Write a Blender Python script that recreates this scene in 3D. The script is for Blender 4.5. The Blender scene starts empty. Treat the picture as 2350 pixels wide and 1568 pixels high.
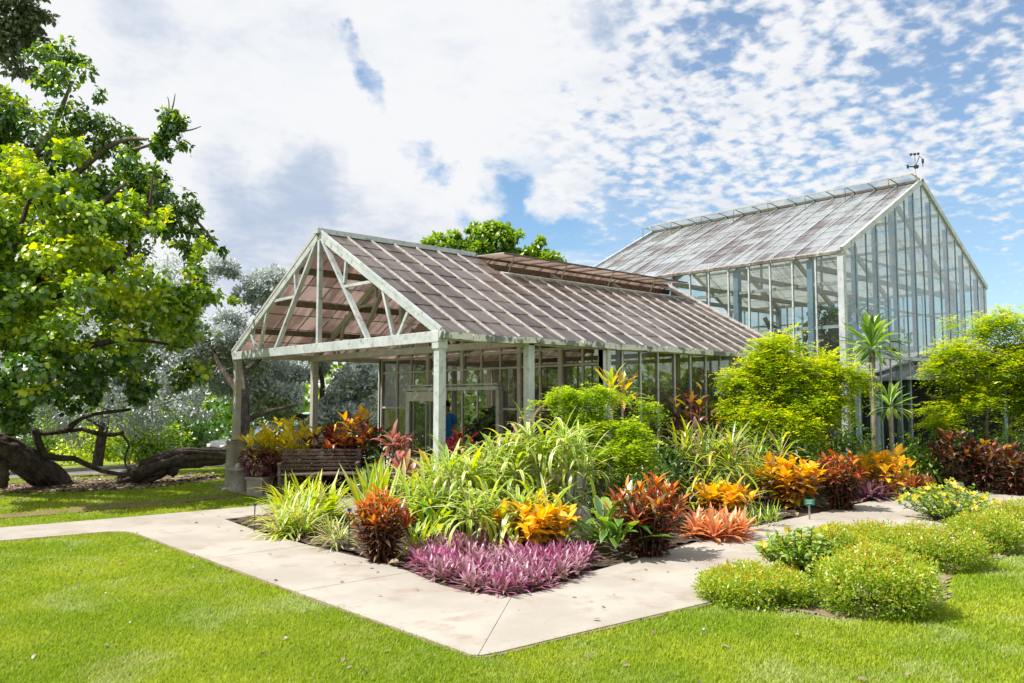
import bpy, math, random
import numpy as np
from mathutils import Vector, Matrix
from mathutils.geometry import tessellate_polygon

random.seed(4)
RNG = np.random.default_rng(11)
SC = bpy.context.scene
COL = SC.collection

# ------------------------------------------------------------------ camera, world, sun, exposure
# World frame: X runs along the ridge of the low greenhouse, Y along its gable; its near right post stands at the origin.
F_PX, PITCH, YAW, EYE = 1855.5, math.radians(4.122), math.radians(47.944), 1.8
CX, CY = 1175.0, 784.0
CAM = np.array([-6.925, -9.227])
FWD = np.array([math.cos(YAW), math.sin(YAW)])
RGT = np.array([math.sin(YAW), -math.cos(YAW)])

cam_data = bpy.data.cameras.new('camera')
cam_data.sensor_width = 36.0
cam_data.lens = F_PX / 2350.0 * 36.0
cam_data.clip_start = 0.1
cam_data.clip_end = 1500.0
cam = bpy.data.objects.new('camera', cam_data)
COL.objects.link(cam)
cam.location = (CAM[0], CAM[1], EYE)
cam.rotation_euler = (math.pi / 2 + PITCH, 0, YAW - math.pi / 2)
SC.camera = cam

SUN_EL = math.radians(57)
_h = -RGT * 0.97 - FWD * 0.20
_h = _h / np.linalg.norm(_h)
SUN_DIR = Vector((_h[0] * math.cos(SUN_EL), _h[1] * math.cos(SUN_EL), math.sin(SUN_EL)))

world = bpy.data.worlds.new('World')
SC.world = world
world.use_nodes = True
WT = world.node_tree
for n in list(WT.nodes):
    WT.nodes.remove(n)


class NT:
    """small helper to write node trees"""
    def __init__(self, tree):
        self.t = tree

    def n(self, kind, **kw):
        nd = self.t.nodes.new(kind)
        for k, v in kw.items():
            setattr(nd, k, v)
        return nd

    def l(self, a, b):
        self.t.links.new(a, b)

    def put(self, sock, v):
        if hasattr(v, 'is_output') or hasattr(v, 'links'):
            self.l(v, sock)
        else:
            sock.default_value = v

    def math(self, op, a, b=None, c=None, clamp=False):
        nd = self.n('ShaderNodeMath', operation=op, use_clamp=clamp)
        self.put(nd.inputs[0], a)
        if b is not None:
            self.put(nd.inputs[1], b)
        if c is not None:
            self.put(nd.inputs[2], c)
        return nd.outputs[0]

    def vmath(self, op, a, b=None):
        nd = self.n('ShaderNodeVectorMath', operation=op)
        self.put(nd.inputs[0], a)
        if b is not None:
            self.put(nd.inputs[1], b)
        return nd.outputs['Value'] if op in ('DOT_PRODUCT', 'LENGTH') else nd.outputs[0]

    def remap(self, v, a, b, c=0.0, d=1.0, smooth=True):
        nd = self.n('ShaderNodeMapRange')
        nd.interpolation_type = 'SMOOTHSTEP' if smooth else 'LINEAR'
        self.put(nd.inputs[0], v)
        for i, x in enumerate((a, b, c, d)):
            self.put(nd.inputs[i + 1], x)
        return nd.outputs[0]

    def mix(self, f, a, b, blend='MIX'):
        nd = self.n('ShaderNodeMix', data_type='RGBA', blend_type=blend)
        self.put(nd.inputs[0], f)
        self.put(nd.inputs[6], a if not isinstance(a, tuple) else (*a[:3], 1))
        self.put(nd.inputs[7], b if not isinstance(b, tuple) else (*b[:3], 1))
        return nd.outputs[2]

    def noise(self, vec, scale, detail=4, rough=0.55, dist=0.0):
        nd = self.n('ShaderNodeTexNoise')
        if vec is not None:
            self.l(vec, nd.inputs['Vector'])
        nd.inputs['Scale'].default_value = scale
        nd.inputs['Detail'].default_value = detail
        nd.inputs['Roughness'].default_value = rough
        nd.inputs['Distortion'].default_value = dist
        return nd.outputs[0]

    def ramp(self, v, stops):
        nd = self.n('ShaderNodeValToRGB')
        cr = nd.color_ramp
        while len(cr.elements) < len(stops):
            cr.elements.new(0.5)
        for e, (p, c) in zip(cr.elements, stops):
            e.position = p
            e.color = (*c[:3], 1)
        self.put(nd.inputs[0], v)
        return nd.outputs[0]


def ray(px, py):
    """unit direction through a point of the photograph (2350 x 1568 units)"""
    a = (px - CX) / F_PX
    b = -(py - CY) / F_PX
    y = math.cos(PITCH) - b * math.sin(PITCH)
    z = math.sin(PITCH) + b * math.cos(PITCH)
    v = np.array([*(FWD * y + RGT * a), z])
    return v / np.linalg.norm(v)


def build_sky():
    N = NT(WT)
    out = N.n('ShaderNodeOutputWorld')
    bg = N.n('ShaderNodeBackground')
    sky = N.n('ShaderNodeTexSky')
    sky.sky_type = 'NISHITA'
    sky.sun_disc = False
    sky.sun_elevation = SUN_EL
    sky.sun_rotation = math.atan2(SUN_DIR.x, SUN_DIR.y)
    sky.air_density = 1.0
    sky.dust_density = 0.6
    sky.ozone_density = 2.5
    tc = N.n('ShaderNodeTexCoord').outputs['Generated']
    sep = N.n('ShaderNodeSeparateXYZ')
    N.l(tc, sep.inputs[0])
    z = N.math('MAXIMUM', sep.outputs[2], 0.0)
    den = N.math('ADD', z, 0.22)
    comb = N.n('ShaderNodeCombineXYZ')
    N.l(N.math('DIVIDE', sep.outputs[0], den), comb.inputs[0])
    N.l(N.math('DIVIDE', sep.outputs[1], den), comb.inputs[1])
    P = comb.outputs[0]
    warp = N.n('ShaderNodeTexNoise')
    N.l(tc, warp.inputs['Vector'])
    warp.inputs['Scale'].default_value = 5.0
    warp.inputs['Detail'].default_value = 8
    warp.inputs['Roughness'].default_value = .6
    wv = N.vmath('SUBTRACT', warp.outputs[1], (0.5, 0.5, 0.5))
    wsc = N.n('ShaderNodeVectorMath', operation='SCALE')
    N.l(wv, wsc.inputs[0])
    wsc.inputs['Scale'].default_value = 0.19
    tw = N.vmath('ADD', tc, wsc.outputs[0])
    tw = N.vmath('NORMALIZE', tw)

    def blob(px, py, rpx, soft=0.9):
        r = rpx / F_PX
        d = N.vmath('DOT_PRODUCT', tw, tuple(ray(px, py)))
        return N.remap(d, math.cos(r * (1 + soft)), math.cos(r * (1 - soft)))

    def total(items):
        acc = None
        for px, py, r, a in items:
            v = N.math('MULTIPLY', blob(px, py, r), a)
            acc = v if acc is None else N.math('ADD', acc, v)
        return acc

    big = N.math('ADD', N.math('MULTIPLY', N.noise(P, 1.5, 8, 0.6, 0.2), .6), N.math('MULTIPLY', N.noise(P, 6.0, 8, 0.62, 0.3), .4))
    a1 = N.noise(P, 25.0, 3, 0.5, 0.1)
    a2 = N.noise(P, 10.0, 5, 0.55, 0.15)
    a3 = N.noise(P, 1.6, 5, 0.5, 0.2)
    alto = N.math('ADD', N.math('ADD', N.math('MULTIPLY', a1, .50), N.math('MULTIPLY', a2, .30)), N.math('MULTIPLY', a3, .20))
    # the mottled sheet fills the right part of the sky, the thick cloud the left part
    side = N.vmath('DOT_PRODUCT', tc, (RGT[0], RGT[1], 0.0))
    right = N.remap(N.math('ADD', side, N.math('MULTIPLY', N.math('SUBTRACT', big, 0.5), 0.7)), -0.03, 0.22)
    gaps = total([(778, 105, 30, .13), (802, 145, 32, .17), (830, 185, 34, .20), (862, 218, 30, .15), (898, 246, 28, .13), (935, 274, 30, .15), (970, 304, 32, .17),
                  (1002, 336, 34, .19), (1032, 366, 32, .17), (1060, 394, 26, .13), (1100, 330, 40, .06), (900, 330, 40, .05), (1210, 385, 70, .15), (1010, 492, 70, .14), (1190, 510, 80, .16), (1370, 560, 110, .18), (1340, 40, 90, .10), (2330, 60, 160, .10), (2310, 650, 200, .30),
                  (1640, 70, 60, .10), (1450, 300, 160, .05), (2130, 500, 60, .10), (2060, 250, 120, .05)])
    fills = total([(600, 100, 380, .12), (1180, 160, 170, .10), (1330, 475, 55, .26), (1170, 470, 40, .14), (2250, 430, 150, .12), (600, 470, 300, .12)])
    net = N.math('SUBTRACT', fills, gaps)
    dens1 = N.remap(N.math('ADD', N.math('ADD', big, 0.10), net), 0.37, 0.56)
    dens2 = N.remap(N.math('ADD', alto, N.math('MULTIPLY', net, .7)), 0.375, 0.545, 0.10, 1.0)
    mx = N.n('ShaderNodeMix', data_type='FLOAT')
    N.l(right, mx.inputs[0])
    N.l(dens1, mx.inputs[2])
    N.l(dens2, mx.inputs[3])
    dens = mx.outputs[0]
    # cloud colour: sunlit white with bluish grey bases
    shade_n = N.math('ADD', N.math('MULTIPLY', N.noise(P, 2.4, 7, 0.6, 0.3), .55), N.math('MULTIPLY', N.noise(P, 10.0, 7, 0.65, 0.3), .45))
    greys = total([(735, 395, 60, .26), (690, 420, 60, .14), (560, 500, 70, .14), (620, 575, 100, .18), (520, 420, 50, .10), (300, 45, 50, .20), (310, 190, 50, .10), (880, 570, 120, .14), (1560, 560, 120, .1)])
    sh = N.remap(N.math('ADD', greys, shade_n), 0.47, 0.95)
    ccol = N.mix(sh, (0.60, 0.61, 0.625), (0.335, 0.395, 0.50))
    skyc = N.vmath('MULTIPLY', sky.outputs[0], (0.096, 0.110, 0.112))
    allc = N.mix(dens, skyc, ccol)
    N.l(allc, bg.inputs[0])
    bg.inputs[1].default_value = 1.0
    N.l(bg.outputs[0], out.inputs[0])


build_sky()

sun_data = bpy.data.lights.new('sun', 'SUN')
sun_data.energy = 5.0
sun_data.angle = math.radians(0.53)
sun_data.color = (1.0, 0.95, 0.87)
sun = bpy.data.objects.new('sun', sun_data)
COL.objects.link(sun)
sun.rotation_euler = SUN_DIR.to_track_quat('Z', 'Y').to_euler()

SC.view_settings.view_transform = 'Standard'
SC.view_settings.look = 'None'
SC.view_settings.exposure = 0.62
SC.view_settings.gamma = 1.0
SC.view_settings.use_curve_mapping = False
SC.render.engine = 'CYCLES'
cy = SC.cycles
cy.max_bounces = 8
cy.diffuse_bounces = 4
cy.glossy_bounces = 3
cy.transmission_bounces = 4
cy.transparent_max_bounces = 24
cy.caustics_reflective = False
cy.caustics_refractive = False
cy.sample_clamp_indirect = 6.0
try:
    cy.use_denoising = True
    cy.denoiser = 'OPENIMAGEDENOISE'
    cy.denoising_input_passes = 'RGB_ALBEDO_NORMAL'
except Exception:
    pass


# ------------------------------------------------------------------ places
def sstep(a, b, x):
    t = np.clip((x - a) / (b - a), 0, 1)
    return t * t * (3 - 2 * t)


def ground_z(s, w):
    """the garden is level; past the old trees the land falls gently to the road"""
    return -0.058 * np.maximum(0, np.minimum(w, 62) - 11.0) - 0.02 * sstep(10, 12, w)


def at(px, py, z=0.0):
    v = ray(px, py)
    k = (z - EYE) / v[2]
    return np.array([CAM[0] + v[0] * k, CAM[1] + v[1] * k])


def atg(px, py):
    """where the sight line meets the sloping ground"""
    v = ray(px, py)
    lo, hi = 2.0, 300.0
    for k in np.linspace(2, 200, 1200):
        p = CAM + v[:2] * k
        if EYE + v[2] * k < ground_z(p[0], p[1]):
            return np.array([p[0], p[1], ground_z(p[0], p[1])])
    p = CAM + v[:2] * 100
    return np.array([p[0], p[1], ground_z(p[0], p[1])])


def pt(px, py, d):
    """the point on a sight line at forward distance d"""
    v = ray(px, py)
    k = d / float(v[:2] @ FWD)
    return np.array([CAM[0] + v[0] * k, CAM[1] + v[1] * k, EYE + v[2] * k])


def dist(p):
    return float((np.asarray(p[:2]) - CAM) @ FWD)


def zat(p, py):
    """height of a vertical line at p where it shows at picture height py"""
    d = dist(p)
    b = -(py - CY) / F_PX
    return EYE + d * (math.sin(PITCH) + b * math.cos(PITCH)) / (math.cos(PITCH) - b * math.sin(PITCH))


def ppm(p):
    return F_PX / dist(p)


# ------------------------------------------------------------------ objects
def put(name, data, parent=None, loc=None):
    o = bpy.data.objects.new(name, data)
    COL.objects.link(o)
    if parent is not None:
        o.parent = parent
    if loc is not None:
        o.location = loc
    return o


def tag(o, label=None, cat=None, group=None, kind=None):
    if label:
        o['label'] = label
    if cat:
        o['category'] = cat
    if group:
        o['group'] = group
    if kind:
        o['kind'] = kind
    return o


def thing(name, loc, label, cat, group=None, rz=0.0):
    o = put(name, None, None, tuple(float(x) for x in loc))
    o.empty_display_size = 0.1
    o.rotation_euler = (0, 0, rz)
    return tag(o, label, cat, group)


class MB:
    """collects boxes, bars, tubes and prisms for ONE mesh"""
    def __init__(self):
        self.v, self.f = [], []

    def add(self, vs, fs):
        b = len(self.v)
        self.v += [tuple(map(float, x)) for x in vs]
        self.f += [tuple(i + b for i in q) for q in fs]
        return self

    def box(self, c, s, rz=0.0, taper=1.0):
        hx, hy, hz = s[0] / 2, s[1] / 2, s[2] / 2
        ca, sa = math.cos(rz), math.sin(rz)
        vs = []
        for z in (-hz, hz):
            k = taper if z > 0 else 1.0
            for x, y in ((-hx, -hy), (hx, -hy), (hx, hy), (-hx, hy)):
                x, y = x * k, y * k
                vs.append((c[0] + x * ca - y * sa, c[1] + x * sa + y * ca, c[2] + z))
        return self.add(vs, [(3, 2, 1, 0), (4, 5, 6, 7), (0, 1, 5, 4), (1, 2, 6, 5), (2, 3, 7, 6), (3, 0, 4, 7)])

    def bar(self, a, b, w, h, up=(0, 0, 1)):
        a, b = Vector(a), Vector(b)
        y = (b - a).normalized()
        u = Vector(up)
        x = y.cross(u)
        if x.length < 1e-4:
            x = y.cross(Vector((1, 0, 0)))
        x.normalize()
        u = x.cross(y)
        vs = []
        for p in (a, b):
            for i, j in ((-1, -1), (1, -1), (1, 1), (-1, 1)):
                vs.append(p + x * (i * w / 2) + u * (j * h / 2))
        return self.add(vs, [(3, 2, 1, 0), (4, 5, 6, 7), (0, 1, 5, 4), (1, 2, 6, 5), (2, 3, 7, 6), (3, 0, 4, 7)])

    def tube(self, pts, rad, sides=8, flute=0.0, seed=0, cap=True):
        pts = [Vector(p) for p in pts]
        n = len(pts)
        rs = rad if hasattr(rad, '__len__') else [rad] * n
        rr = random.Random(seed)
        prof = [1 + flute * (rr.random() * 2 - 1) for _ in range(sides)]
        vs, fs = [], []
        ref = None
        for i, p in enumerate(pts):
            t = (pts[min(i + 1, n - 1)] - pts[max(i - 1, 0)]).normalized()
            if ref is None:
                ref = t.orthogonal()
            ref = (ref - t * ref.dot(t))
            ref = ref.normalized() if ref.length > 1e-5 else t.orthogonal().normalized()
            bi = t.cross(ref)
            for k in range(sides):
                a = 2 * math.pi * k / sides
                q = prof[(k + (i // 3)) % sides] if flute else 1
                q *= 1 + flute * 0.5 * (rr.random() * 2 - 1)
                vs.append(p + (ref * math.cos(a) + bi * math.sin(a)) * rs[i] * q)
        for i in range(n - 1):
            for k in range(sides):
                k2 = (k + 1) % sides
                fs.append((i * sides + k, i * sides + k2, (i + 1) * sides + k2, (i + 1) * sides + k))
        if cap:
            fs.append(tuple(range(sides - 1, -1, -1)))
            fs.append(tuple((n - 1) * sides + k for k in range(sides)))
        return self.add(vs, fs)

    def prism(self, poly, z0, z1):
        n = len(poly)
        tris = tessellate_polygon([[Vector((p[0], p[1], 0)) for p in poly]])
        vs = [(p[0], p[1], z0) for p in poly] + [(p[0], p[1], z1) for p in poly]
        fs = [tuple(i + n for i in t) for t in tris] + [tuple(reversed(t)) for t in tris]
        fs += [(i, (i + 1) % n, n + (i + 1) % n, n + i) for i in range(n)]
        return self.add(vs, fs)

    def lathe(self, c, prof, sides=16):
        vs, fs = [], []
        for r, z in prof:
            for k in range(sides):
                a = 2 * math.pi * k / sides
                vs.append((c[0] + r * math.cos(a), c[1] + r * math.sin(a), c[2] + z))
        for i in range(len(prof) - 1):
            for k in range(sides):
                k2 = (k + 1) % sides
                fs.append((i * sides + k, i * sides + k2, (i + 1) * sides + k2, (i + 1) * sides + k))
        fs.append(tuple(range(sides - 1, -1, -1)))
        fs.append(tuple((len(prof) - 1) * sides + k for k in range(sides)))
        return self.add(vs, fs)

    def build(self, name, mat, parent=None, smooth=False, bevel=0.0, loc=None):
        me = bpy.data.meshes.new(name)
        me.from_pydata(self.v, [], self.f)
        me.materials.append(mat)
        if smooth:
            me.polygons.foreach_set('use_smooth', [True] * len(me.polygons))
        me.update()
        o = put(name, me, parent, loc)
        if bevel:
            b = o.modifiers.new('edge', 'BEVEL')
            b.width = bevel
            b.segments = 2
            b.limit_method = 'ANGLE'
        if mesh_fix:
            import bmesh
            bm = bmesh.new()
            bm.from_mesh(me)
            bmesh.ops.recalc_face_normals(bm, faces=bm.faces)
            bm.to_mesh(me)
            bm.free()
        return o


mesh_fix = True


# ------------------------------------------------------------------ materials
def new_mat(name):
    m = bpy.data.materials.new(name)
    m.use_nodes = True
    t = m.node_tree
    for n in list(t.nodes):
        t.nodes.remove(n)
    N = NT(t)
    out = N.n('ShaderNodeOutputMaterial')
    return m, N, out


def schlick(N, k=1.0):
    """reflectance of a thin sheet seen from either side"""
    lw = N.n('ShaderNodeLayerWeight')
    lw.inputs['Blend'].default_value = 0.5
    f5 = N.math('POWER', lw.outputs['Facing'], 4.2)
    return N.math('MULTIPLY', N.math('MULTIPLY_ADD', f5, 0.80, 0.035), k, clamp=True)


def surf(name, base, rough=0.7, var=None, scale=4.0, var2=None, scale2=18.0, bump=0.0, bscale=30.0, metal=0.0, stretch=None, lo=.4, hi=.62, spec=0.3):
    """plain surface: base colour with two noises of other colours of the thing itself (dirt, wear), fine relief"""
    m, N, out = new_mat(name)
    p = N.n('ShaderNodeBsdfPrincipled')
    pos = N.n('ShaderNodeNewGeometry').outputs['Position']
    if stretch:
        pos = N.vmath('MULTIPLY', pos, stretch)
    c = (*base, 1)
    if var:
        c = N.mix(N.remap(N.noise(pos, scale, 6, .6), lo, hi), base, var)
    if var2:
        c = N.mix(N.remap(N.noise(pos, scale2, 5, .65), .5, .7), c, var2)
    N.put(p.inputs['Base Color'], c)
    p.inputs['Roughness'].default_value = rough
    p.inputs['Metallic'].default_value = metal
    p.inputs['Specular IOR Level'].default_value = spec
    if bump:
        b = N.n('ShaderNodeBump')
        b.inputs['Strength'].default_value = bump
        b.inputs['Distance'].default_value = 0.05 if bump > .8 else 0.02
        N.l(N.noise(pos, bscale, 6, .65), b.inputs['Height'])
        N.l(b.outputs[0], p.inputs['Normal'])
    N.l(p.outputs[0], out.inputs[0])
    return m


def leaf_mat(name, cols, trans=0.38, edge=None, edge_at=0.55, base=None, tip=None, mid=None, gloss=0.05, rough=0.4, sat=1.0):
    """leaf: colours picked leaf by leaf, optional stripe along the margins, coloured base or tip"""
    m, N, out = new_mat(name)
    at_ = N.n('ShaderNodeAttribute', attribute_name='tint').outputs['Fac']
    oi = N.n('ShaderNodeObjectInfo').outputs['Random']
    t = N.math('FRACT', N.math('ADD', at_, oi))
    n = len(cols)
    c = N.ramp(t, [(i / max(1, n - 1), k) for i, k in enumerate(cols)]) if n > 1 else (*cols[0], 1)
    al = N.n('ShaderNodeAttribute', attribute_name='along').outputs['Fac']
    ac = N.n('ShaderNodeAttribute', attribute_name='across').outputs['Fac']
    if base:
        c = N.mix(N.remap(al, 0.0, 0.75, 1, 0), c, base)
    if tip:
        c = N.mix(N.remap(al, 0.45, 1.0, 0, .9), c, tip)
    if mid:
        c = N.mix(N.remap(ac, .10, .5, .85, 0), c, mid)
    if edge:
        c = N.mix(N.remap(ac, edge_at - .2, edge_at + .2), c, edge)
    di = N.n('ShaderNodeBsdfDiffuse')
    tr = N.n('ShaderNodeBsdfTranslucent')
    N.put(di.inputs[0], c)
    hs = N.n('ShaderNodeHueSaturation')
    hs.inputs['Saturation'].default_value = 1.12
    hs.inputs['Value'].default_value = 1.25
    N.put(hs.inputs['Color'], c)
    N.l(hs.outputs[0], tr.inputs[0])
    mx = N.n('ShaderNodeMixShader')
    mx.inputs[0].default_value = trans
    N.l(di.outputs[0], mx.inputs[1])
    N.l(tr.outputs[0], mx.inputs[2])
    gl = N.n('ShaderNodeBsdfGlossy')
    gl.inputs['Roughness'].default_value = rough
    gl.inputs[0].default_value = (1, 1, 1, 1)
    m2 = N.n('ShaderNodeMixShader')
    m2.inputs[0].default_value = gloss
    N.l(mx.outputs[0], m2.inputs[1])
    N.l(gl.outputs[0], m2.inputs[2])
    N.l(m2.outputs[0], out.inputs[0])
    return m


def glass_mat(name, tint=(.9, .94, .92), grime=(.46, .47, .42), g0=.05, g1=.3, refl=1.0, gscale=1.3):
    m, N, out = new_mat(name)
    pos = N.n('ShaderNodeNewGeometry').outputs['Position']
    tr = N.n('ShaderNodeBsdfTransparent')
    tr.inputs[0].default_value = (*tint, 1)
    gl = N.n('ShaderNodeBsdfGlossy')
    gl.inputs['Roughness'].default_value = 0.03
    gl.inputs[0].default_value = (1, 1, 1, 1)
    fac = schlick(N, refl)
    a = N.n('ShaderNodeMixShader')
    N.l(fac, a.inputs[0])
    N.l(tr.outputs[0], a.inputs[1])
    N.l(gl.outputs[0], a.inputs[2])
    di = N.n('ShaderNodeBsdfDiffuse')
    di.inputs[0].default_value = (*grime, 1)
    tl = N.n('ShaderNodeBsdfTranslucent')
    tl.inputs[0].default_value = (*grime, 1)
    dm = N.n('ShaderNodeMixShader')
    dm.inputs[0].default_value = 0.45
    N.l(di.outputs[0], dm.inputs[1])
    N.l(tl.outputs[0], dm.inputs[2])
    b = N.n('ShaderNodeMixShader')
    st = N.vmath('MULTIPLY', pos, (1.0, 1.0, 0.45))
    N.l(N.remap(N.noise(st, gscale, 6, .65), .35, .7, g0, g1), b.inputs[0])
    N.l(a.outputs[0], b.inputs[1])
    N.l(dm.outputs[0], b.inputs[2])
    N.l(b.outputs[0], out.inputs[0])
    return m


def roof_mat(name, clean, dirt, tl_col, see, axis, lo=.42, hi=.62, see_var=.2, sc=(1.6, .35)):
    """weathered roof glass: a film of dirt in streaks running down the slope; axis 0: slope runs along Y, 1: along X"""
    m, N, out = new_mat(name)
    pos = N.n('ShaderNodeNewGeometry').outputs['Position']
    s = (sc[0], sc[1], sc[1]) if axis == 0 else (sc[1], sc[0], sc[1])
    st = N.vmath('MULTIPLY', pos, s)
    streak = N.noise(st, 2.0, 7, .62, .3)
    blot = N.noise(pos, 1.1, 6, .65)
    oi = N.n('ShaderNodeObjectInfo').outputs['Random']
    k = N.math('ADD', N.math('MULTIPLY', streak, .65), N.math('MULTIPLY', blot, .35))
    k = N.math('ADD', k, N.math('MULTIPLY', N.math('SUBTRACT', oi, .5), .12))
    fac = N.remap(k, lo, hi)
    c = N.mix(fac, clean, dirt)
    c = N.mix(N.remap(N.noise(pos, 22, 4, .7), .52, .75, 0, .5), c, tuple(x * .62 for x in dirt))
    di = N.n('ShaderNodeBsdfDiffuse')
    N.l(c, di.inputs[0])
    tl = N.n('ShaderNodeBsdfTranslucent')
    N.l(N.mix(fac, tl_col, tuple(a * .75 for a in tl_col)), tl.inputs[0])
    a = N.n('ShaderNodeMixShader')
    a.inputs[0].default_value = .5
    N.l(di.outputs[0], a.inputs[1])
    N.l(tl.outputs[0], a.inputs[2])
    gl = N.n('ShaderNodeBsdfGlossy')
    gl.inputs['Roughness'].default_value = .22
    g = N.n('ShaderNodeMixShader')
    N.l(schlick(N, .7), g.inputs[0])
    N.l(a.outputs[0], g.inputs[1])
    N.l(gl.outputs[0], g.inputs[2])
    tr = N.n('ShaderNodeBsdfTransparent')
    tr.inputs[0].default_value = (.95, .95, .95, 1)
    b = N.n('ShaderNodeMixShader')
    N.l(N.remap(fac, 0, 1, see + see_var, see, smooth=False), b.inputs[0])
    N.l(g.outputs[0], b.inputs[1])
    N.l(tr.outputs[0], b.inputs[2])
    N.l(b.outputs[0], out.inputs[0])
    return m


def lawn_mat(name, blade=False):
    """lawn colour: bright green with yellower, paler and drier patches"""
    m, N, out = new_mat(name)
    pos = N.n('ShaderNodeNewGeometry').outputs['Position']
    k = .9 if blade else .55
    a = N.mix(N.remap(N.noise(pos, .55, 5, .6), .38, .64), (.27 * k, .40 * k, .03 * k), (.47 * k, .53 * k, .05 * k))
    a = N.mix(N.remap(N.noise(pos, 1.0, 5, .65, .5), .50, .68, 0, .6), a, (.60 * k, .64 * k, .34 * k))
    a = N.mix(N.remap(N.noise(N.vmath('ADD', pos, (7, 3, 0)), .8, 5, .6), .57, .72, 0, .35), a, (.56 * k, .48 * k, .22 * k))
    if blade:
        t = N.n('ShaderNodeAttribute', attribute_name='tint').outputs['Fac']
        a = N.mix(N.remap(t, .2, .95, 0, .5), a, (.14, .30, .01))
        a = N.mix(N.remap(t, .86, 1, 0, .8), a, (.50, .52, .22))
        di = N.n('ShaderNodeBsdfDiffuse')
        tl = N.n('ShaderNodeBsdfTranslucent')
        N.l(a, di.inputs[0])
        N.l(N.mix(.4, a, (.55, .66, .03)), tl.inputs[0])
        mx = N.n('ShaderNodeMixShader')
        mx.inputs[0].default_value = .4
        N.l(di.outputs[0], mx.inputs[1])
        N.l(tl.outputs[0], mx.inputs[2])
        N.l(mx.outputs[0], out.inputs[0])
    else:
        a = N.mix(N.remap(N.noise(pos, 40, 4, .7), .45, .7, 0, .5), a, (.05, .09, .01))
        p = N.n('ShaderNodeBsdfPrincipled')
        N.l(a, p.inputs['Base Color'])
        p.inputs['Roughness'].default_value = .9
        p.inputs['Specular IOR Level'].default_value = .1
        N.l(p.outputs[0], out.inputs[0])
    return m


M = {}
M['lawn'] = lawn_mat('lawn')
M['blade'] = lawn_mat('grass_blade', True)
M['concrete'] = surf('pale concrete', (.315, .287, .25), .85, (.375, .345, .305), .8, (.29, .24, .195), 2.2, .25, 45)
M['crack'] = surf('dark joint sand', (.16, .13, .11), .95)
M['slab'] = surf('grey concrete floor', (.30, .28, .25), .85, (.22, .20, .18), 1.5, None, 9, .2, 40)
M['soil'] = surf('dark garden soil', (.085, .060, .045), .95, (.15, .11, .085), 5, (.045, .032, .025), 24, .9, 60)
M['mulch'] = surf('dry brown mulch', (.22, .16, .115), .95, (.30, .23, .17), 6, (.12, .085, .06), 22, .8, 60)
M['bare'] = surf('bare brown soil', (.20, .135, .075), .95, (.17, .12, .06), 3, (.16, .20, .03), 6, .6, 50)
M['road'] = surf('worn asphalt', (.16, .14, .14), .9, (.20, .175, .17), 1.2, None, 20, .2, 60)
M['kerb'] = surf('kerb concrete', (.34, .33, .31), .9, (.26, .25, .23), 3)
M['alu'] = surf('galvanised steel', (.46, .50, .53), .5, (.56, .59, .61), 2.5, (.30, .32, .31), 9, 0, 30, .25)
M['alu_dull'] = surf('dull steel', (.38, .38, .34), .6, (.46, .46, .42), 3, (.28, .27, .22), 12, 0, 30, .1)
M['white_bar'] = surf('white glazing bar', (.54, .51, .49), .55, (.40, .36, .34), 5, (.27, .24, .22), 14)
M['beam'] = surf('dark weathered purlin', (.17, .13, .10), .75, (.11, .085, .07), 4, (.24, .20, .16), 14)
M['gutter'] = surf('peeling white gutter', (.66, .66, .65), .6, (.16, .17, .18), 4.5, (.30, .30, .30), 16, .2, 20, 0, None, .50, .58)
M['blue_steel'] = surf('sky tinted blue steel', (.22, .32, .42), .5, (.30, .39, .47), 3, (.20, .26, .30), 12, 0, 30, .2)  # blue holds the sky's reflection on the gable columns as colour
M['door'] = surf('grey green door paint', (.62, .63, .57), .55, (.54, .55, .50), 5)
M['wood'] = surf('weathered brown wood', (.13, .095, .075), .8, (.085, .06, .05), 9, (.19, .15, .125), 24, .3, 60)
M['bark'] = surf('dark furrowed bark', (.060, .045, .034), .95, (.12, .095, .075), 7, (.025, .018, .014), 22, 1.0, 26)
M['twig'] = surf('grey brown bark', (.16, .135, .11), .9, (.10, .08, .065), 9, None, 20, .5, 40)
M['palebark'] = surf('pale stem bark', (.30, .26, .20), .9, (.20, .165, .125), 9, None, 20, .5, 40)
M['pier'] = surf('stained concrete', (.34, .33, .29), .9, (.26, .24, .20), 2.5, (.33, .20, .10), 5, .3, 40, 0, (1, 1, .3))
M['pot'] = surf('beige pot', (.40, .36, .29), .8, (.31, .275, .22), 5, (.24, .21, .17), 14, .1, 40)
M['rock'] = surf('garden rock', (.17, .155, .15), .95, (.26, .24, .23), 4, (.09, .08, .08), 12, .9, 14)
M['redrock'] = surf('reddish rock', (.34, .20, .14), .95, (.24, .15, .11), 5, (.12, .09, .08), 13, .9, 14)
M['tallrock'] = surf('grey standing stone', (.24, .215, .22), .95, (.16, .14, .15), 4, (.34, .31, .31), 12, .8, 14)
M['shade_cloth'] = surf('black shade cloth', (.012, .012, .016), .9, (.02, .02, .028), 6)
M['shingle'] = surf('grey roof sheet', (.34, .34, .37), .75, (.26, .26, .29), 3, (.44, .44, .46), 10, .2, 40)
M['white_roof'] = surf('white roof sheet', (.74, .74, .76), .6, (.62, .62, .65), 2)
M['green_sign'] = surf('green enamel', (.02, .26, .19), .4)
M['sign_ink'] = surf('white print', (.7, .75, .7), .6)
M['stake'] = surf('grey stake', (.30, .32, .30), .6)
M['yellow'] = surf('yellow hydrant paint', (.74, .46, .02), .45, (.60, .36, .02), 6)
M['rust'] = surf('red paint', (.30, .05, .02), .6)
M['car_white'] = surf('white car paint', (.72, .74, .76), .25, spec=.6)
M['car_dark'] = surf('dark car paint', (.10, .11, .12), .25, spec=.6)
M['car_glass'] = surf('car glass', (.10, .15, .18), .06, spec=1.0)
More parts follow.
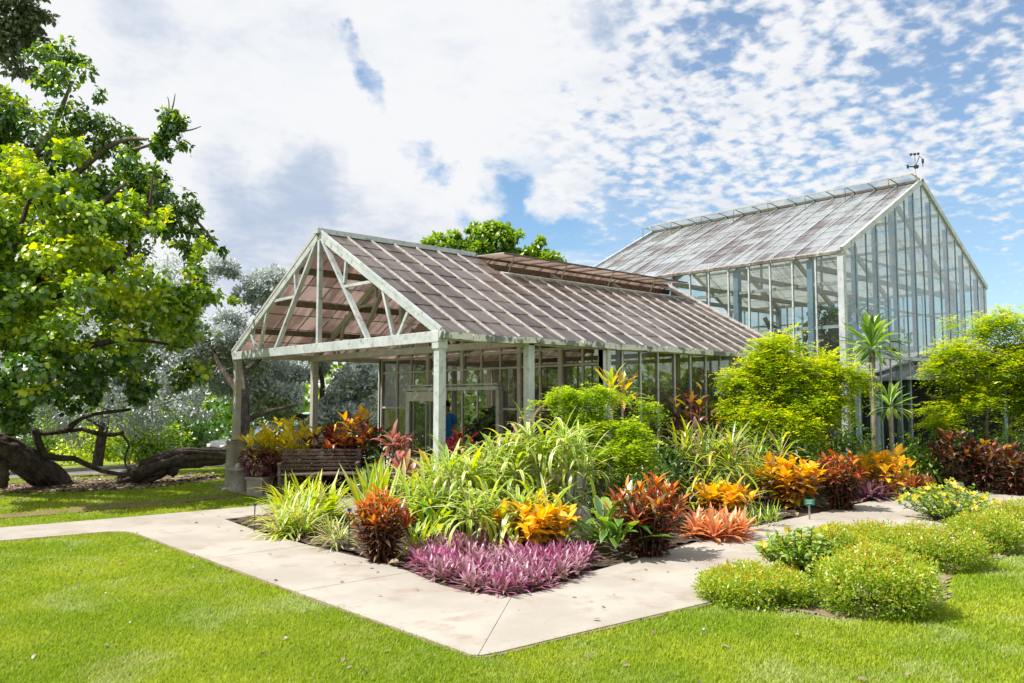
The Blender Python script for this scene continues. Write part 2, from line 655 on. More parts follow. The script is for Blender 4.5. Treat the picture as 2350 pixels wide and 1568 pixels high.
M['tyre'] = surf('black rubber', (.015, .015, .016), .85)
M['rim'] = surf('grey wheel rim', (.35, .35, .36), .35, metal=.6)
M['lamp'] = surf('clear lamp', (.75, .75, .72), .15, spec=.8)
M['skin'] = surf('skin', (.42, .24, .16), .6)
M['hair'] = surf('dark hair', (.018, .012, .010), .7)
M['shirt'] = surf('blue shirt', (.03, .20, .60), .8, (.025, .16, .50), 12)
M['shorts'] = surf('dark blue shorts', (.02, .05, .12), .85)
M['shoe'] = surf('brown shoe', (.06, .045, .035), .7)
M['dark_steel'] = surf('dark mast metal', (.05, .065, .10), .5, metal=.3)
M['litter'] = leaf_mat('dry leaf', [(.20, .14, .09), (.34, .26, .18), (.12, .085, .06), (.42, .35, .27)], .15)

M['glass_wall'] = glass_mat('low house glass', (.66, .68, .63), (.34, .28, .24), .06, .28, 1.0)  # dark tint and pinkish grime stand in for the dim interior and roof underside
M['glass_door'] = glass_mat('door glass', (.80, .86, .80), (.35, .36, .3), .02, .12, 1.0)
M['glass_clear'] = glass_mat('tall house glass', (.86, .91, .91), (.36, .36, .32), .0, .10, 1.2)
M['glass_gable'] = glass_mat('tall gable glass', (.82, .88, .87), (.24, .28, .26), .0, .10, 1.15)
M['glass_vent'] = glass_mat('vent glass', (.90, .94, .94), (.5, .52, .5), .02, .12, .45)
M['roof_low'] = roof_mat('brown roof glass', (.255, .228, .215), (.080, .064, .055), (.60, .46, .41), .05, 0, .40, .58, .16, (2.6, .28))
M['vent_low'] = roof_mat('pinkish vent glass', (.46, .37, .34), (.20, .145, .13), (.85, .66, .60), .10, 0, .42, .62, .15)
M['roof_tall'] = roof_mat('hazy roof glass', (.58, .64, .73), (.17, .125, .13), (.78, .74, .66), .10, 1, .42, .60, .34, (3.6, .16))


# ------------------------------------------------------------------ leaves
def leaf_tpl(L, W, seg=4, droop=0.6, fold=0.25, shape='lance', curl=0.0):
    vs, al, ac = [], [], []
    y = z = 0.0
    ang = 0.0
    for i in range(seg + 1):
        t = i / seg
        if shape == 'lance':
            w = math.sin(math.pi * min(1, .06 + .94 * t) ** .85) ** .9 if t < 1 else 0
        elif shape == 'round':
            w = math.sqrt(max(0, 1 - (2 * t - 1) ** 2)) if 0 < t < 1 else .05
        elif shape == 'spoon':
            w = max(.18, math.sin(math.pi * t ** 1.6)) if t < 1 else .0
        else:
            w = min(1.0, .55 + 2.2 * t, (1 - t) * 3.2)
        hw = max(0.001, W / 2 * w)
        for x in (-hw, 0, hw):
            vs.append((x, y - fold * 0 * abs(x), z + fold * abs(x)))
            al.append(t)
            ac.append(0.0 if x == 0 else 1.0)
        ang = -droop * ((t + 1 / seg) ** 1.4) + curl * t
        y += L / seg * math.cos(ang)
        z += L / seg * math.sin(ang)
    fs = []
    for i in range(seg):
        b = i * 3
        fs += [(b, b + 1, b + 4, b + 3), (b + 1, b + 2, b + 5, b + 4)]
    return dict(v=np.array(vs), f=np.array(fs), al=np.array(al), ac=np.array(ac), mesh={})


def tri_tpl(L, W):
    return dict(v=np.array([(-W / 2, L * .45, 0.12 * W), (0, 0, 0), (W / 2, L * .45, .12 * W), (0, L, 0)], float), f=np.array([(1, 2, 3, 0)]),
                al=np.array([.5, 0, .5, 1.]), ac=np.array([1., 0, 1., 0]), mesh={})


def tpl_mesh(tp, mat, name='leaf'):
    key = mat.name
    if key not in tp['mesh']:
        me = bpy.data.meshes.new(name)
        me.from_pydata([tuple(x) for x in tp['v']], [], [tuple(int(i) for i in q) for q in tp['f']])
        for nm, arr in (('along', tp['al']), ('across', tp['ac'])):
            a = me.attributes.new(nm, 'FLOAT', 'POINT')
            a.data.foreach_set('value', arr.astype(np.float32))
        me.polygons.foreach_set('use_smooth', [True] * len(me.polygons))
        me.materials.append(mat)
        tp['mesh'][key] = me
    return tp['mesh'][key]


def frames(pos, d, up, sc):
    """4x4 matrices: Y along d, Z near up"""
    pos, d, up = np.asarray(pos, float), np.asarray(d, float), np.asarray(up, float)
    n = len(pos)
    d = d / (np.linalg.norm(d, axis=1, keepdims=True) + 1e-9)
    x = np.cross(d, up)
    ln = np.linalg.norm(x, axis=1, keepdims=True)
    x = np.where(ln < 1e-3, np.array([[1.0, 0, 0]]), x / (ln + 1e-9))
    z = np.cross(x, d)
    A = np.zeros((n, 4, 4))
    s = np.broadcast_to(np.asarray(sc, float), (n,))[:, None]
    A[:, :3, 0], A[:, :3, 1], A[:, :3, 2], A[:, :3, 3] = x * s, d * s, z * s, pos
    A[:, 3, 3] = 1
    return A


def joined(name, parent, A, tidx, tpls, midx, mats, tint=None, kind=None):
    """many leaves as one mesh"""
    V, Fs, AL, AC, TI, MI = [], [], [], [], [], []
    off = 0
    tint = RNG.random(len(A)) if tint is None else tint
    for k, tp in enumerate(tpls):
        sel = np.where(tidx == k)[0]
        if not len(sel):
            continue
        nv = len(tp['v'])
        P = np.einsum('nij,kj->nki', A[sel, :3, :3], tp['v']) + A[sel, None, :3, 3]
        V.append(P.reshape(-1, 3))
        fl = tp['f'][None] + (np.arange(len(sel)) * nv)[:, None, None] + off
        Fs.append(fl.reshape(-1, tp['f'].shape[1]))
        AL.append(np.tile(tp['al'], len(sel)))
        AC.append(np.tile(tp['ac'], len(sel)))
        TI.append(np.repeat(tint[sel], nv))
        MI.append(np.repeat(midx[sel], len(tp['f'])))
        off += nv * len(sel)
    V = np.concatenate(V)
    Fs = np.concatenate(Fs)
    k = Fs.shape[1]
    me = bpy.data.meshes.new(name)
    me.vertices.add(len(V))
    me.vertices.foreach_set('co', V.astype(np.float32).ravel())
    me.loops.add(Fs.size)
    me.loops.foreach_set('vertex_index', Fs.astype(np.int32).ravel())
    me.polygons.add(len(Fs))
    me.polygons.foreach_set('loop_start', np.arange(0, Fs.size, k, dtype=np.int32))
    me.polygons.foreach_set('material_index', np.concatenate(MI).astype(np.int32))
    me.polygons.foreach_set('use_smooth', np.ones(len(Fs), dtype=bool))
    for nm, arr in (('along', AL), ('across', AC), ('tint', TI)):
        a = me.attributes.new(nm, 'FLOAT', 'POINT')
        a.data.foreach_set('value', np.concatenate(arr).astype(np.float32))
    for m in mats:
        me.materials.append(m)
    me.update()
    me.validate()
    o = put(name, me, parent)
    if kind:
        o['kind'] = kind
    return o


def leafset(th, A, tpls, mats, midx=None, nparts=0, tidx=None, rest='foliage', part='leaf'):
    """the leaves nearest the camera become parts of their own, the others one part"""
    n = len(A)
    tidx = RNG.integers(0, len(tpls), n) if tidx is None else tidx
    midx = np.zeros(n, int) if midx is None else midx
    loc = np.array(th.location)
    order = np.arange(n)
    if 0 < nparts < n:
        c = np.array([CAM[0], CAM[1], EYE]) - loc
        order = np.argsort(np.linalg.norm(A[:, :3, 3] - c, axis=1))
    own = order[:nparts]
    other = order[nparts:]
    for i in own:
        o = bpy.data.objects.new(part, tpl_mesh(tpls[tidx[i]], mats[midx[i]]))
        COL.objects.link(o)
        o.parent = th
        o.matrix_basis = Matrix(A[i].tolist())
    if len(other):
        joined(rest, th, A[other], tidx[other], tpls, midx[other], mats, kind='stuff')


def rnd(a, b, n):
    return RNG.uniform(a, b, n)


def dirs(az, el):
    return np.stack([np.cos(az) * np.cos(el), np.sin(az) * np.cos(el), np.sin(el)], -1)


UP = np.array([0, 0, 1.0])


def rosette(c, n, el0, el1, r0=0.0, axis_tilt=(0, 0), phase=0.0):
    """positions and directions of leaves whorled round a stem end; el0 for the oldest, el1 for the youngest"""
    i = np.arange(n)
    az = phase + i * 2.39996 + rnd(-.25, .25, n)
    t = i / max(1, n - 1)
    el = el0 + (el1 - el0) * t + rnd(-.12, .12, n)
    d = dirs(az, el)
    d[:, 0] += axis_tilt[0]
    d[:, 1] += axis_tilt[1]
    p = np.asarray(c)[None] + d * r0 + np.stack([0 * t, 0 * t, t * .06], -1)
    return p, d


CROTON = {k: leaf_tpl(.24, .085, 4, dr, .35, 'lance') for k, dr in enumerate((.3, .7, 1.1))}
CROTON = list(CROTON.values())
CROTON_WIDE = [leaf_tpl(.26, .125, 4, dr, .25, 'lance') for dr in (.3, .7, 1.1)]
CROTON_NARROW = [leaf_tpl(.20, .048, 4, dr, .35, 'lance') for dr in (.1, .5, .9)]


def stems_part(th, tops, base_r, mat, r=.012):
    mb = MB()
    for k, (bx, by, tp) in enumerate(tops):
        mid = ((bx + tp[0]) / 2 * .85, (by + tp[1]) / 2 * .85, tp[2] * .55)
        mb.tube([(bx, by, -.02), mid, tuple(tp)], [r, r * .8, r * .5], 5, cap=False)
    return mb.build('stem', mat, th, smooth=True)


def croton(name, loc, h, width, label, cat, mats, split, nleaf=170, tpl=None, scale=1.0, group=None, nparts=150, stems=13, low=.12, el=(.1, 1.1)):
    """bushy shrub: a dome of stems whose leaves stand in whorls; mats: young leaves first, old last"""
    th = thing(name, loc, label, cat, group)
    R = width / 2
    tops = []
    A = []
    mi = []
    tpl = tpl or CROTON
    per = max(6, int(nleaf * 1.75) // stems)
    scale *= .84
    width *= 1.18
    R = width / 2
    nparts = min(300, int(nparts * 1.2))
    Lf = .2 * scale
    for s in range(stems):
        a = s * 2.39996 + RNG.uniform(-.3, .3)
        rr = math.sqrt((s + .3) / stems) * R * .86
        zt = (h - Lf * .45) * (1 - .50 * (rr / (R + 1e-6)) ** 2.2) * RNG.uniform(.82, 1.04)
        tp = np.array([rr * math.cos(a), rr * math.sin(a), max(.12, zt)])
        b = np.array([.25 * rr * math.cos(a), .25 * rr * math.sin(a), 0])
        tops.append((b[0], b[1], tp))
        t = np.sort(1 - (1 - low) * RNG.random(per) ** (.95 if low < .12 else 1.2))
        pos = b[None] + (tp - b)[None] * t[:, None]
        pos[:, :2] *= (.55 + .45 * t)[:, None] ** .5
        az = np.arange(per) * 2.39996 + RNG.uniform(0, 6) + rnd(-.3, .3, per)
        e = el[0] + (el[1] - el[0]) * t ** 2.2 + rnd(-.2, .2, per)
        d = dirs(az, e)
        d[:, :2] += .35 * np.array([math.cos(a), math.sin(a)])[None] * (rr / R)
        A.append(frames(pos, d, np.repeat(UP[None], per, 0) + RNG.normal(0, .2, (per, 3)), scale * rnd(.75, 1.15, per)))
        hh = pos[:, 2] / h * .65 + t * .35 + RNG.normal(0, .09, per)
        mi.append(np.searchsorted(np.array(split)[::-1], hh))
    A = np.concatenate(A)
    mi = (len(split) - np.concatenate(mi)).clip(0, len(mats) - 1)
    mats = list(mats) + [M['dry']]
    mi = np.where((RNG.random(len(mi)) < .05) & (mi > 0), len(mats) - 1, mi)
    stems_part(th, tops, .01, M['twig'])
    leafset(th, A, tpl, mats, mi, nparts)
    return th


def clump(name, loc, label, cat, n, tpls, mats, el=(.2, 1.35), spread=.1, scale=1.0, group=None, nparts=90, crowns=1, crown_r=.15, z0=.02, mi=None, stems=None):
    """strap-leaved clump: one or more rosettes rising from the ground"""
    th = thing(name, loc, label, cat, group)
    A = []
    for c in range(crowns):
        a = c * 2.39996
        r = crown_r * math.sqrt(c / max(1, crowns))
        z = z0 if not hasattr(z0, '__len__') else RNG.uniform(*z0)
        p, d = rosette((r * math.cos(a), r * math.sin(a), z), n // crowns, el[0], el[1], spread * .3, phase=RNG.uniform(0, 6))
        A.append(frames(p, d, np.repeat(UP[None], len(p), 0), scale * rnd(.7, 1.12, len(p))))
        if stems is not None and z > .1:
            stems.append(((r * math.cos(a) * .6, r * math.sin(a) * .6, -.02), (r * math.cos(a), r * math.sin(a), z)))
    A = np.concatenate(A)
    if stems:
        mb = MB()
        for a, b in stems:
            mb.tube([a, tuple((np.array(a) + np.array(b)) / 2 + np.array([.02, .01, 0])), b], [.022, .018, .016], 6, cap=False)
        mb.build('stem', M['palebark'], th, True)
    mi = RNG.integers(0, len(mats), len(A)) if mi is None else mi
    if n > 60:
        mats = list(mats) + [M['dry']]
        mi = np.where(RNG.random(len(A)) < .06, len(mats) - 1, mi)
    leafset(th, A, tpls, mats, mi, nparts)
    return th


def crown_points(blobs, n, shell=.62, gap=.42, gscale=2.2, seed=0, flat=0.0):
    """points in the shells of overlapping blobs, thinned by noise so light shows through; returns points and outward directions"""
    rg = np.random.default_rng(seed)
    bl = [(np.array(c, float), np.array(r if hasattr(r, '__len__') else (r, r, r), float)) for c, r in blobs]
    wt = np.array([np.prod(r) ** (2 / 3) for _, r in bl])
    wt = wt / wt.sum()
    k = rg.choice(len(bl), int(n * 2.2), p=wt)
    u = rg.normal(0, 1, (len(k), 3))
    u /= np.linalg.norm(u, axis=1, keepdims=True)
    rad = shell + (1 - shell) * rg.random(len(k)) ** .6
    rad *= 1 + .10 * rg.normal(0, 1, len(k))
    C = np.array([c for c, _ in bl])[k]
    R = np.array([r for _, r in bl])[k]
    P = C + u * R * rad[:, None]
    # cheap 3-D noise from a few sines
    ph = rg.uniform(0, 6.28, (6, 3))
    fr = rg.uniform(.6, 1.6, (6, 3)) * gscale
    v = sum(np.sin(P @ np.diag(fr[i]) + ph[i]).prod(axis=1) for i in range(6)) / 1.6
    keep = v > np.quantile(v, gap * .9)
    P, u = P[keep][:n], u[keep][:n]
    return P, u


def clumpy(blobs, k=9, frac=.42, seed=0, flat=.7, reach=.72):
    """break big blobs into many small leaf clumps with ragged outlines"""
    rg = np.random.default_rng(seed)
    out = []
    for c, r in blobs:
        c, r = np.array(c, float), np.array(r if hasattr(r, '__len__') else (r, r, r), float)
        for i in range(k):
            u = rg.normal(0, 1, 3)
            u /= np.linalg.norm(u)
            q = c + u * r * rg.uniform(.35, 1.0) * reach * 1.15
            f = frac * rg.uniform(.65, 1.25)
            out.append((q, (r[0] * f, r[1] * f, r[2] * f * flat)))
    return out


def tree_leaves(th, P, U, tpls, mats, up_mix=.7, size=1.0, nparts=0, hang=.3, seed=0, mi=None):
    rg = np.random.default_rng(seed + 5)
    n = len(P)
    d = U * .8 + rg.normal(0, .55, (n, 3))
    d[:, 2] -= hang
    up = U * (1 - up_mix) + UP[None] * up_mix + rg.normal(0, .35, (n, 3))
    A = frames(P, d, up, size * rg.uniform(.65, 1.2, n))
    leafset(th, A, tpls, mats, mi, nparts, rest='crown')


def local(th, P):
    return np.asarray(P) - np.array(th.location)[None]


# ================================================================== SETTING
def ground():
    g = np.concatenate([np.linspace(-260, -20, 16), np.linspace(-18, 40, 59), np.linspace(44, 320, 20)])
    w = np.concatenate([np.linspace(-260, -20, 14), np.linspace(-18, 70, 89), np.linspace(75, 330, 18)])
    S, W = np.meshgrid(g, w, indexing='ij')
    Z = ground_z(S, W)
    vs = np.stack([S, W, Z], -1).reshape(-1, 3)
    nw = len(w)
    fs = [(i * nw + j, (i + 1) * nw + j, (i + 1) * nw + j + 1, i * nw + j + 1) for i in range(len(g) - 1) for j in range(nw - 1)]
    me = bpy.data.meshes.new('lawn')
    me.from_pydata([tuple(map(float, v)) for v in vs], [], fs)
    me.materials.append(M['lawn'])
    o = put('lawn', me)
    tag(o, kind='structure')


ground()

BED = [at(*q) for q in [(515, 1195), (600, 1227), (700, 1254), (800, 1278), (880, 1297), (935, 1316), (1010, 1348), (1080, 1366), (1170, 1374), (1240, 1364), (1300, 1342), (1350, 1320),
                        (1540, 1266), (1720, 1215), (1900, 1176), (2030, 1146), (2110, 1130), (2150, 1122)]]
PATH_IN = [(580, 1165)]


def clip(poly, p, n):
    """part of a polygon on the side of p that n points to"""
    out = []
    m = len(poly)
    dd = [float((np.asarray(q) - p) @ n) for q in poly]
    for i in range(m):
        a, b, da, db = poly[i], poly[(i + 1) % m], dd[i], dd[(i + 1) % m]
        if da >= 0:
            out.append(np.asarray(a, float))
        if da * db < 0:
            out.append(np.asarray(a, float) + (np.asarray(b) - np.asarray(a)) * da / (da - db))
    return out


LEFT_UP = [np.array([-16.0, at(0, 1215)[1] + .55]), at(0, 1215), at(300, 1190), at(580, 1165), np.array([-.3, at(580, 1165)[1] + .1])]
LAWN_EDGE = [at(2420, 1172), at(1900, 1296), at(1620, 1390), at(1350, 1454), at(1150, 1503), at(1108, 1511), at(1085, 1511), at(1040, 1495), at(700, 1372), at(420, 1268), at(345, 1240), at(318, 1230), at(290, 1224), at(250, 1224), at(0, 1245), np.array([-16.0, at(0, 1245)[1] + .3])]
PATH = LEFT_UP + [np.array([-.3, 2.75])] + BED + [at(2420, 1134)] + LAWN_EDGE


def build_path():
    root = put('path', None)
    tag(root, kind='structure')
    corner_in, corner_out = at(1175, 1374), at(1097, 1512)
    t = (corner_out - corner_in) / np.linalg.norm(corner_out - corner_in)
    nrm = np.array([-t[1], t[0]])
    if nrm @ (at(500, 1250) - corner_in) < 0:
        nrm = -nrm
    left = clip(PATH, corner_in + nrm * .003, nrm)
    rightp = clip(PATH, corner_in - nrm * .003, -nrm)
    pieces = []
    ys = [-2.2, -.1, 1.9]
    lo = None
    for y in ys + [None]:
        q = left
        if lo is not None:
            q = clip(q, np.array([0, lo + .003]), np.array([0, 1.0]))
        if y is not None:
            q = clip(q, np.array([0, y - .003]), np.array([0, -1.0]))
        lo = y
        pieces.append(q)
    lo = None
    for x in [.6, 2.9, 5.2, 7.6, None]:
        q = rightp
        if lo is not None:
            q = clip(q, np.array([lo + .003, 0]), np.array([1.0, 0]))
        if x is not None:
            q = clip(q, np.array([x - .003, 0]), np.array([-1.0, 0]))
        lo = x
        pieces.append(q)
    for i, q in enumerate(pieces):
        if len(q) > 2:
            MB().prism(q, -.06, .024 + .001 * (i % 3)).build('slab', M['concrete'], root)


build_path()

edge = MB()
for e in range(len(LAWN_EDGE) - 1):
    a, b = LAWN_EDGE[e], LAWN_EDGE[e + 1]
    n_seg = max(1, int(np.linalg.norm(b - a) / .25))
    for q in range(n_seg):
        p0, p1 = a + (b - a) * q / n_seg, a + (b - a) * (q + 1) / n_seg
        jit = RNG.normal(0, .008, 2)
        edge.bar((p0[0] + jit[0], p0[1] + jit[1], .006), (p1[0] + jit[0], p1[1] + jit[1], .006), .05 + RNG.uniform(0, .03), .022)
edge.build('lawn_edge', M['mulch'])['kind'] = 'structure'


def sheet(name, poly, z, mat, bumpy=0.0, res=.12):
    """ground sheet with an uneven surface"""
    if not bumpy:
        o = MB().prism(poly, z - .08, z).build(name, mat)
    else:
        P = np.array(poly)
        lo, hi = P.min(0), P.max(0)
        gx = np.arange(lo[0], hi[0] + res, res)
        gy = np.arange(lo[1], hi[1] + res, res)
        X, Y = np.meshgrid(gx, gy, indexing='ij')
        ins = inside(np.stack([X.ravel(), Y.ravel()], -1), P).reshape(X.shape)
        Z = z + bumpy * (np.sin(X * 3.1 + Y * 1.7) * np.sin(Y * 4.3 - X) * .5 + RNG.random(X.shape) * .8)
        mb = MB()
        idx = -np.ones(X.shape, int)
        vs, fs = [], []
        for i in range(X.shape[0]):
            for j in range(X.shape[1]):
                idx[i, j] = len(vs)
                vs.append((X[i, j], Y[i, j], Z[i, j]))
        for i in range(X.shape[0] - 1):
            for j in range(X.shape[1] - 1):
                if ins[i, j] and ins[i + 1, j] and ins[i, j + 1] and ins[i + 1, j + 1]:
                    fs.append((idx[i, j], idx[i + 1, j], idx[i + 1, j + 1], idx[i, j + 1]))
        mb.add(vs, fs)
        o = mb.build(name, mat, None, True)
    return tag(o, kind='structure')


def inside(pts, poly):
    x, y = pts[:, 0], pts[:, 1]
    c = np.zeros(len(pts), bool)
    n = len(poly)
    for i in range(n):
        x0, y0 = poly[i]
        x1, y1 = poly[(i + 1) % n]
        if y0 == y1:
            continue
        cond = ((y0 > y) != (y1 > y)) & (x < (x1 - x0) * (y - y0) / (y1 - y0) + x0)
        c ^= cond
    return c


BED_POLY = [np.array([-.3, 2.75])] + BED + [at(2420, 1134), np.array([17, -3]), np.array([17, -.2]), np.array([10.0, -1.3]), np.array([10.0, -.02]), np.array([3.5, -.02]), np.array([0.0, .3]), np.array([-.3, 2.0])]
MB().prism(BED_POLY, -.1, .019).build('planting_bed_edge', M['soil'])['kind'] = 'structure'
sheet('planting_bed', [p for p in BED_POLY], .022, M['soil'], .035, .09)
o = MB().prism([(-.28, .0), (3.5, .0), (3.5, 7.2), (-.28, 7.2)], -.05, .03).build('porch_floor', M['slab'])
tag(o, kind='structure')
o = MB().prism([(3.52, .05), (10.05, .05), (10.05, 7.0), (3.52, 7.0)], -.05, .028).build('greenhouse_floor', M['slab'])
tag(o, kind='structure')
o = MB().prism([(10.16, -1.0), (18.9, -1.0), (18.9, 7.4), (10.16, 7.4)], -.05, .027).build('tall_house_floor', M['soil'])
tag(o, kind='structure')
# small bed in the right lawn, bare track across the left lawn
RBED = [at(*q) for q in [(1612, 1384), (1640, 1394), (1760, 1404), (1850, 1412), (1930, 1426), (2010, 1424), (2140, 1412), (2190, 1375), (2185, 1330), (2230, 1296), (2350, 1275), (2470, 1255), (2470, 1200), (2300, 1170), (2150, 1185), (1900, 1290), (1700, 1350)]]
sheet('lawn_bed', RBED, .003, M['mulch'], .016, .06)
TRACK = [at(*q) for q in [(-40, 1196), (200, 1178), (400, 1160), (560, 1140), (560, 1133), (430, 1145), (200, 1163), (-40, 1184)]]
sheet('bare_track', TRACK, .010, M['bare'], .012, .12)
LITTER_POLY = [at(*q) for q in [(-60, 1128), (60, 1135), (330, 1124), (500, 1104), (500, 1092), (330, 1100), (150, 1104), (-60, 1118)]]
sheet('tree_soil', LITTER_POLY, .006, M['bare'], .02, .16)


def strip(name, pts_a, pts_b, dz, mat, th=.05):
    vs, fs = [], []
    for a, b in zip(pts_a, pts_b):
        vs += [(a[0], a[1], ground_z(a[0], a[1]) + dz), (b[0], b[1], ground_z(b[0], b[1]) + dz)]
        vs += [(a[0], a[1], ground_z(a[0], a[1]) - th), (b[0], b[1], ground_z(b[0], b[1]) - th)]
    for i in range(len(pts_a) - 1):
        k, q = i * 4, i * 4 + 4
        fs += [(k, k + 1, q + 1, q), (k + 2, k, q, q + 2), (k + 1, k + 3, q + 3, q + 1)]
    o = MB().add(vs, fs).build(name, mat)
    return tag(o, kind='structure')


RD0, RD1 = atg(240, 1092), atg(240, 1068)
ra = [(s, 15.5 + .12 * s) for s in np.linspace(-40, 30, 40)]
rb = [(s, 19.6 + .12 * s) for s in np.linspace(-40, 30, 40)]
strip('road', ra, rb, .02, M['road'])
strip('kerb', rb, [(a, b + .16) for a, b in rb], .14, M['kerb'], .2)


# ================================================================== LOW GREENHOUSE
Wd, HE, HR, PD, EN = 7.057, 2.774, 4.739, 3.509, 10.057
MID = Wd / 2
RUN = HR - HE


def roof_z(w):
    return HR - abs(w - MID) / MID * RUN


def low_house():
    g = thing('greenhouse', (0, 0, 0), 'low greenhouse with dirty brown glass roof and an open porch at its gable', 'greenhouse')
    up_n = Vector((0, -RUN, MID)).normalized()   # normal of the near slope
    up_f = Vector((0, RUN, MID)).normalized()
    # posts
    for i, s in enumerate((0, PD / 2, PD)):
        for w in (0, Wd):
            z0 = .98 if (w > 1 and i == 0) else 0
            ww = w + (.065 if w == 0 else -.065)
            m = MB().box((s + .065, ww, (z0 + HE - .03) / 2), (.13, .13, HE - .03 - z0)).build('post', M['alu'] if w == 0 else M['alu_dull'], g, bevel=.008)  # left posts take the dull steel, their shade put into the colour
            if i == 0 and w == 0:
                MB().box((s + .06, ww, HE - .14), (.165, .16, .20)).build('bracket', M['alu'], m)
            if i == 0 and w > 1:
                MB().box((s + .06, ww, 1.0), (.2, .2, .03)).build('base_plate', M['alu_dull'], m)
    # trusses: the front one is bright, the second behind it dull
    for s, mt, big in ((.02, M['alu'], 1), (PD / 2, M['alu_dull'], 0)):
        hb = .16 if big else .12
        MB().bar((s, -.02 if big else .1, HE - .07), (s, Wd, HE - .07), .1, hb).build('truss_chord', mt, g, bevel=.006)
        for sg in (-1, 1):
            e = MID + sg * (MID + .06)
            lw = 0 if big else .10
            MB().bar((s, MID + sg * .02, HR - .06 - lw), (s, e if big else MID + sg * (MID - .1), HE - .05 - lw * .6), .08, .11).build('rafter', mt, g, bevel=.006)
            if big:
                MB().bar((s - .03, MID + sg * .02, HR + .045), (s - .03, e, roof_z(MID + sg * MID) + .03), .035, .05).build('verge_trim', M['alu'] if sg < 0 else M['alu_dull'], g)
            z1 = HE
            web = [((MID + sg * .12, HR - .16), (MID + sg * 1.62, z1)), ((MID + sg * 2.02, roof_z(MID + 2.02) - .05), (MID + sg * 2.34, z1)),
                   ((MID + sg * 2.76, roof_z(MID + 2.76) - .05), (MID + sg * 2.48, z1)), ((MID + sg * .86, HE + (HR - HE) * .47), (MID + sg * 1.80, roof_z(MID + 1.80) - .05)),
                   ((MID + sg * .86, HE + (HR - HE) * .50), (MID + sg * .92, roof_z(MID + .92) - .05))]
            for k, (a, b) in enumerate(web):
                wd = .085 if k == 0 else .05
                MB().bar((s, a[0], a[1]), (s, b[0], b[1]), .05, wd, (1, 0, 0)).build('brace', mt if big else M['alu_dull'], g)
        MB().bar((s + .004, MID, HR - .1), (s + .004, MID, HE), .07, .08, (1, 0, 0)).build('king_post', mt, g)
    # purlins and eave beams along the house
    for w in (.9, 1.8, 2.7, MID, Wd - 2.7, Wd - 1.8, Wd - .9):
        z = roof_z(w) - (.11 if w != MID else .16)
        MB().bar((.06, w, z), (EN, w, z), .07, .11).build('purlin', M['beam'], g)
    for w in (.04, Wd - .04):
        MB().bar((.13, w, HE - .06), (EN, w, HE - .06), .08, .11).build('eave_beam', M['alu_dull'], g)
    # roof: glazing bars and rows of lapped panes
    nb = 20
    bays = np.linspace(.0, EN, nb + 1)
    vent_len = .95
    cosr = MID / math.hypot(MID, RUN)
    sl = math.hypot(MID, RUN)
    VE = 9.55
    for sgn, upv in ((-1, up_n), (1, up_f)):
        for k, s in enumerate(bays):
            if k == 0:
                continue
            has_vent = sgn < 0 and PD - .1 < s < VE + .1
            t0 = vent_len if has_vent else .02
            a = (s, MID + sgn * t0 * cosr, HR - t0 / sl * RUN + .035)
            e = (s, MID + sgn * (MID + .05), HE - .028 + .035)
            MB().bar(a, e, .017, .034, upv).build('glazing_bar', M['white_bar'], g)
    rows = 8
    rest = MB()
    for sgn, upv in ((-1, up_n), (1, up_f)):
        for k in range(nb):
            s0, s1 = bays[k] + .012, bays[k + 1] - .012
            vented = sgn < 0 and bays[k] >= PD - .2 and bays[k + 1] <= VE + .25
            for r in range(rows):
                t0, t1 = r / rows * (sl + .05), (r + 1) / rows * (sl + .05) + .02
                if vented and r < 2:
                    continue
                vs = []
                for t, lift in ((t0, .004), (t1, .016)):
                    for ss in (s0, s1):
                        p = Vector((ss, MID + sgn * t * cosr, HR - t / sl * RUN)) + upv * lift
                        vs += [p, p + upv * .008]
                v = [vs[0], vs[2], vs[6], vs[4], vs[1], vs[3], vs[7], vs[5]]
                fs = [(3, 2, 1, 0), (4, 5, 6, 7), (0, 1, 5, 4), (1, 2, 6, 5), (2, 3, 7, 6), (3, 0, 4, 7)]
                if sgn < 0 or k < 7:
                    MB().add(v, fs).build('pane', M['roof_low'], g)
                else:
                    rest.add(v, fs)
    o = rest.build('roof_glazing', M['roof_low'], g)
    o['kind'] = 'stuff'
    # ridge cap, gutter
    MB().bar((-.08, MID, HR + .03), (PD, MID, HR + .03), .16, .09).build('ridge_cap', M['alu'], g)
    MB().bar((PD + .01, MID, HR + .01), (EN, MID, HR + .01), .08, .06).build('ridge_cap', M['beam'], g)
    rg = random.Random(3)
    s = .0
    while s < EN - .1:
        L = rg.uniform(.35, 1.1)
        e = min(EN, s + L)
        MB().bar((s + .01, -.075, HE - .055 + rg.uniform(-.012, .012)), (e - .008, -.075, HE - .055 + rg.uniform(-.012, .012)), .10, .075 + rg.uniform(0, .03)).build('gutter', M['gutter'], g)
        s = e
    # the open ridge vent: hinged at the ridge, held out level by stays
    vz = HR - .01
    v_edge = MID - vent_len
    vd = .05
    vb = [b for b in bays if PD - .2 < b < VE + .3]
    vent = MB().bar((vb[0], v_edge, vz - vd), (vb[-1], v_edge, vz - vd), .03, .03).bar((vb[0], MID - .03, vz), (vb[-1], MID - .03, vz), .04, .035).build('vent', M['beam'], g)
    for k in range(len(vb) - 1):
        MB().bar(((vb[k] + vb[k + 1]) / 2, v_edge + .02, vz + .022 - vd), ((vb[k] + vb[k + 1]) / 2, MID - .03, vz + .022), vb[k + 1] - vb[k] - .02, .006).build('pane', M['vent_low'], vent)
        MB().bar((vb[k], v_edge, vz + .008 - vd), (vb[k], MID, vz + .008), .018, .022).build('vent_bar', M['alu_dull'], vent)
        if k % 3 == 0:
            MB().bar((vb[k] + .3, v_edge + .02, vz - vd), (vb[k] + .3, MID - .72, roof_z(MID - .72)), .018, .018).build('stay', M['alu_dull'], vent)
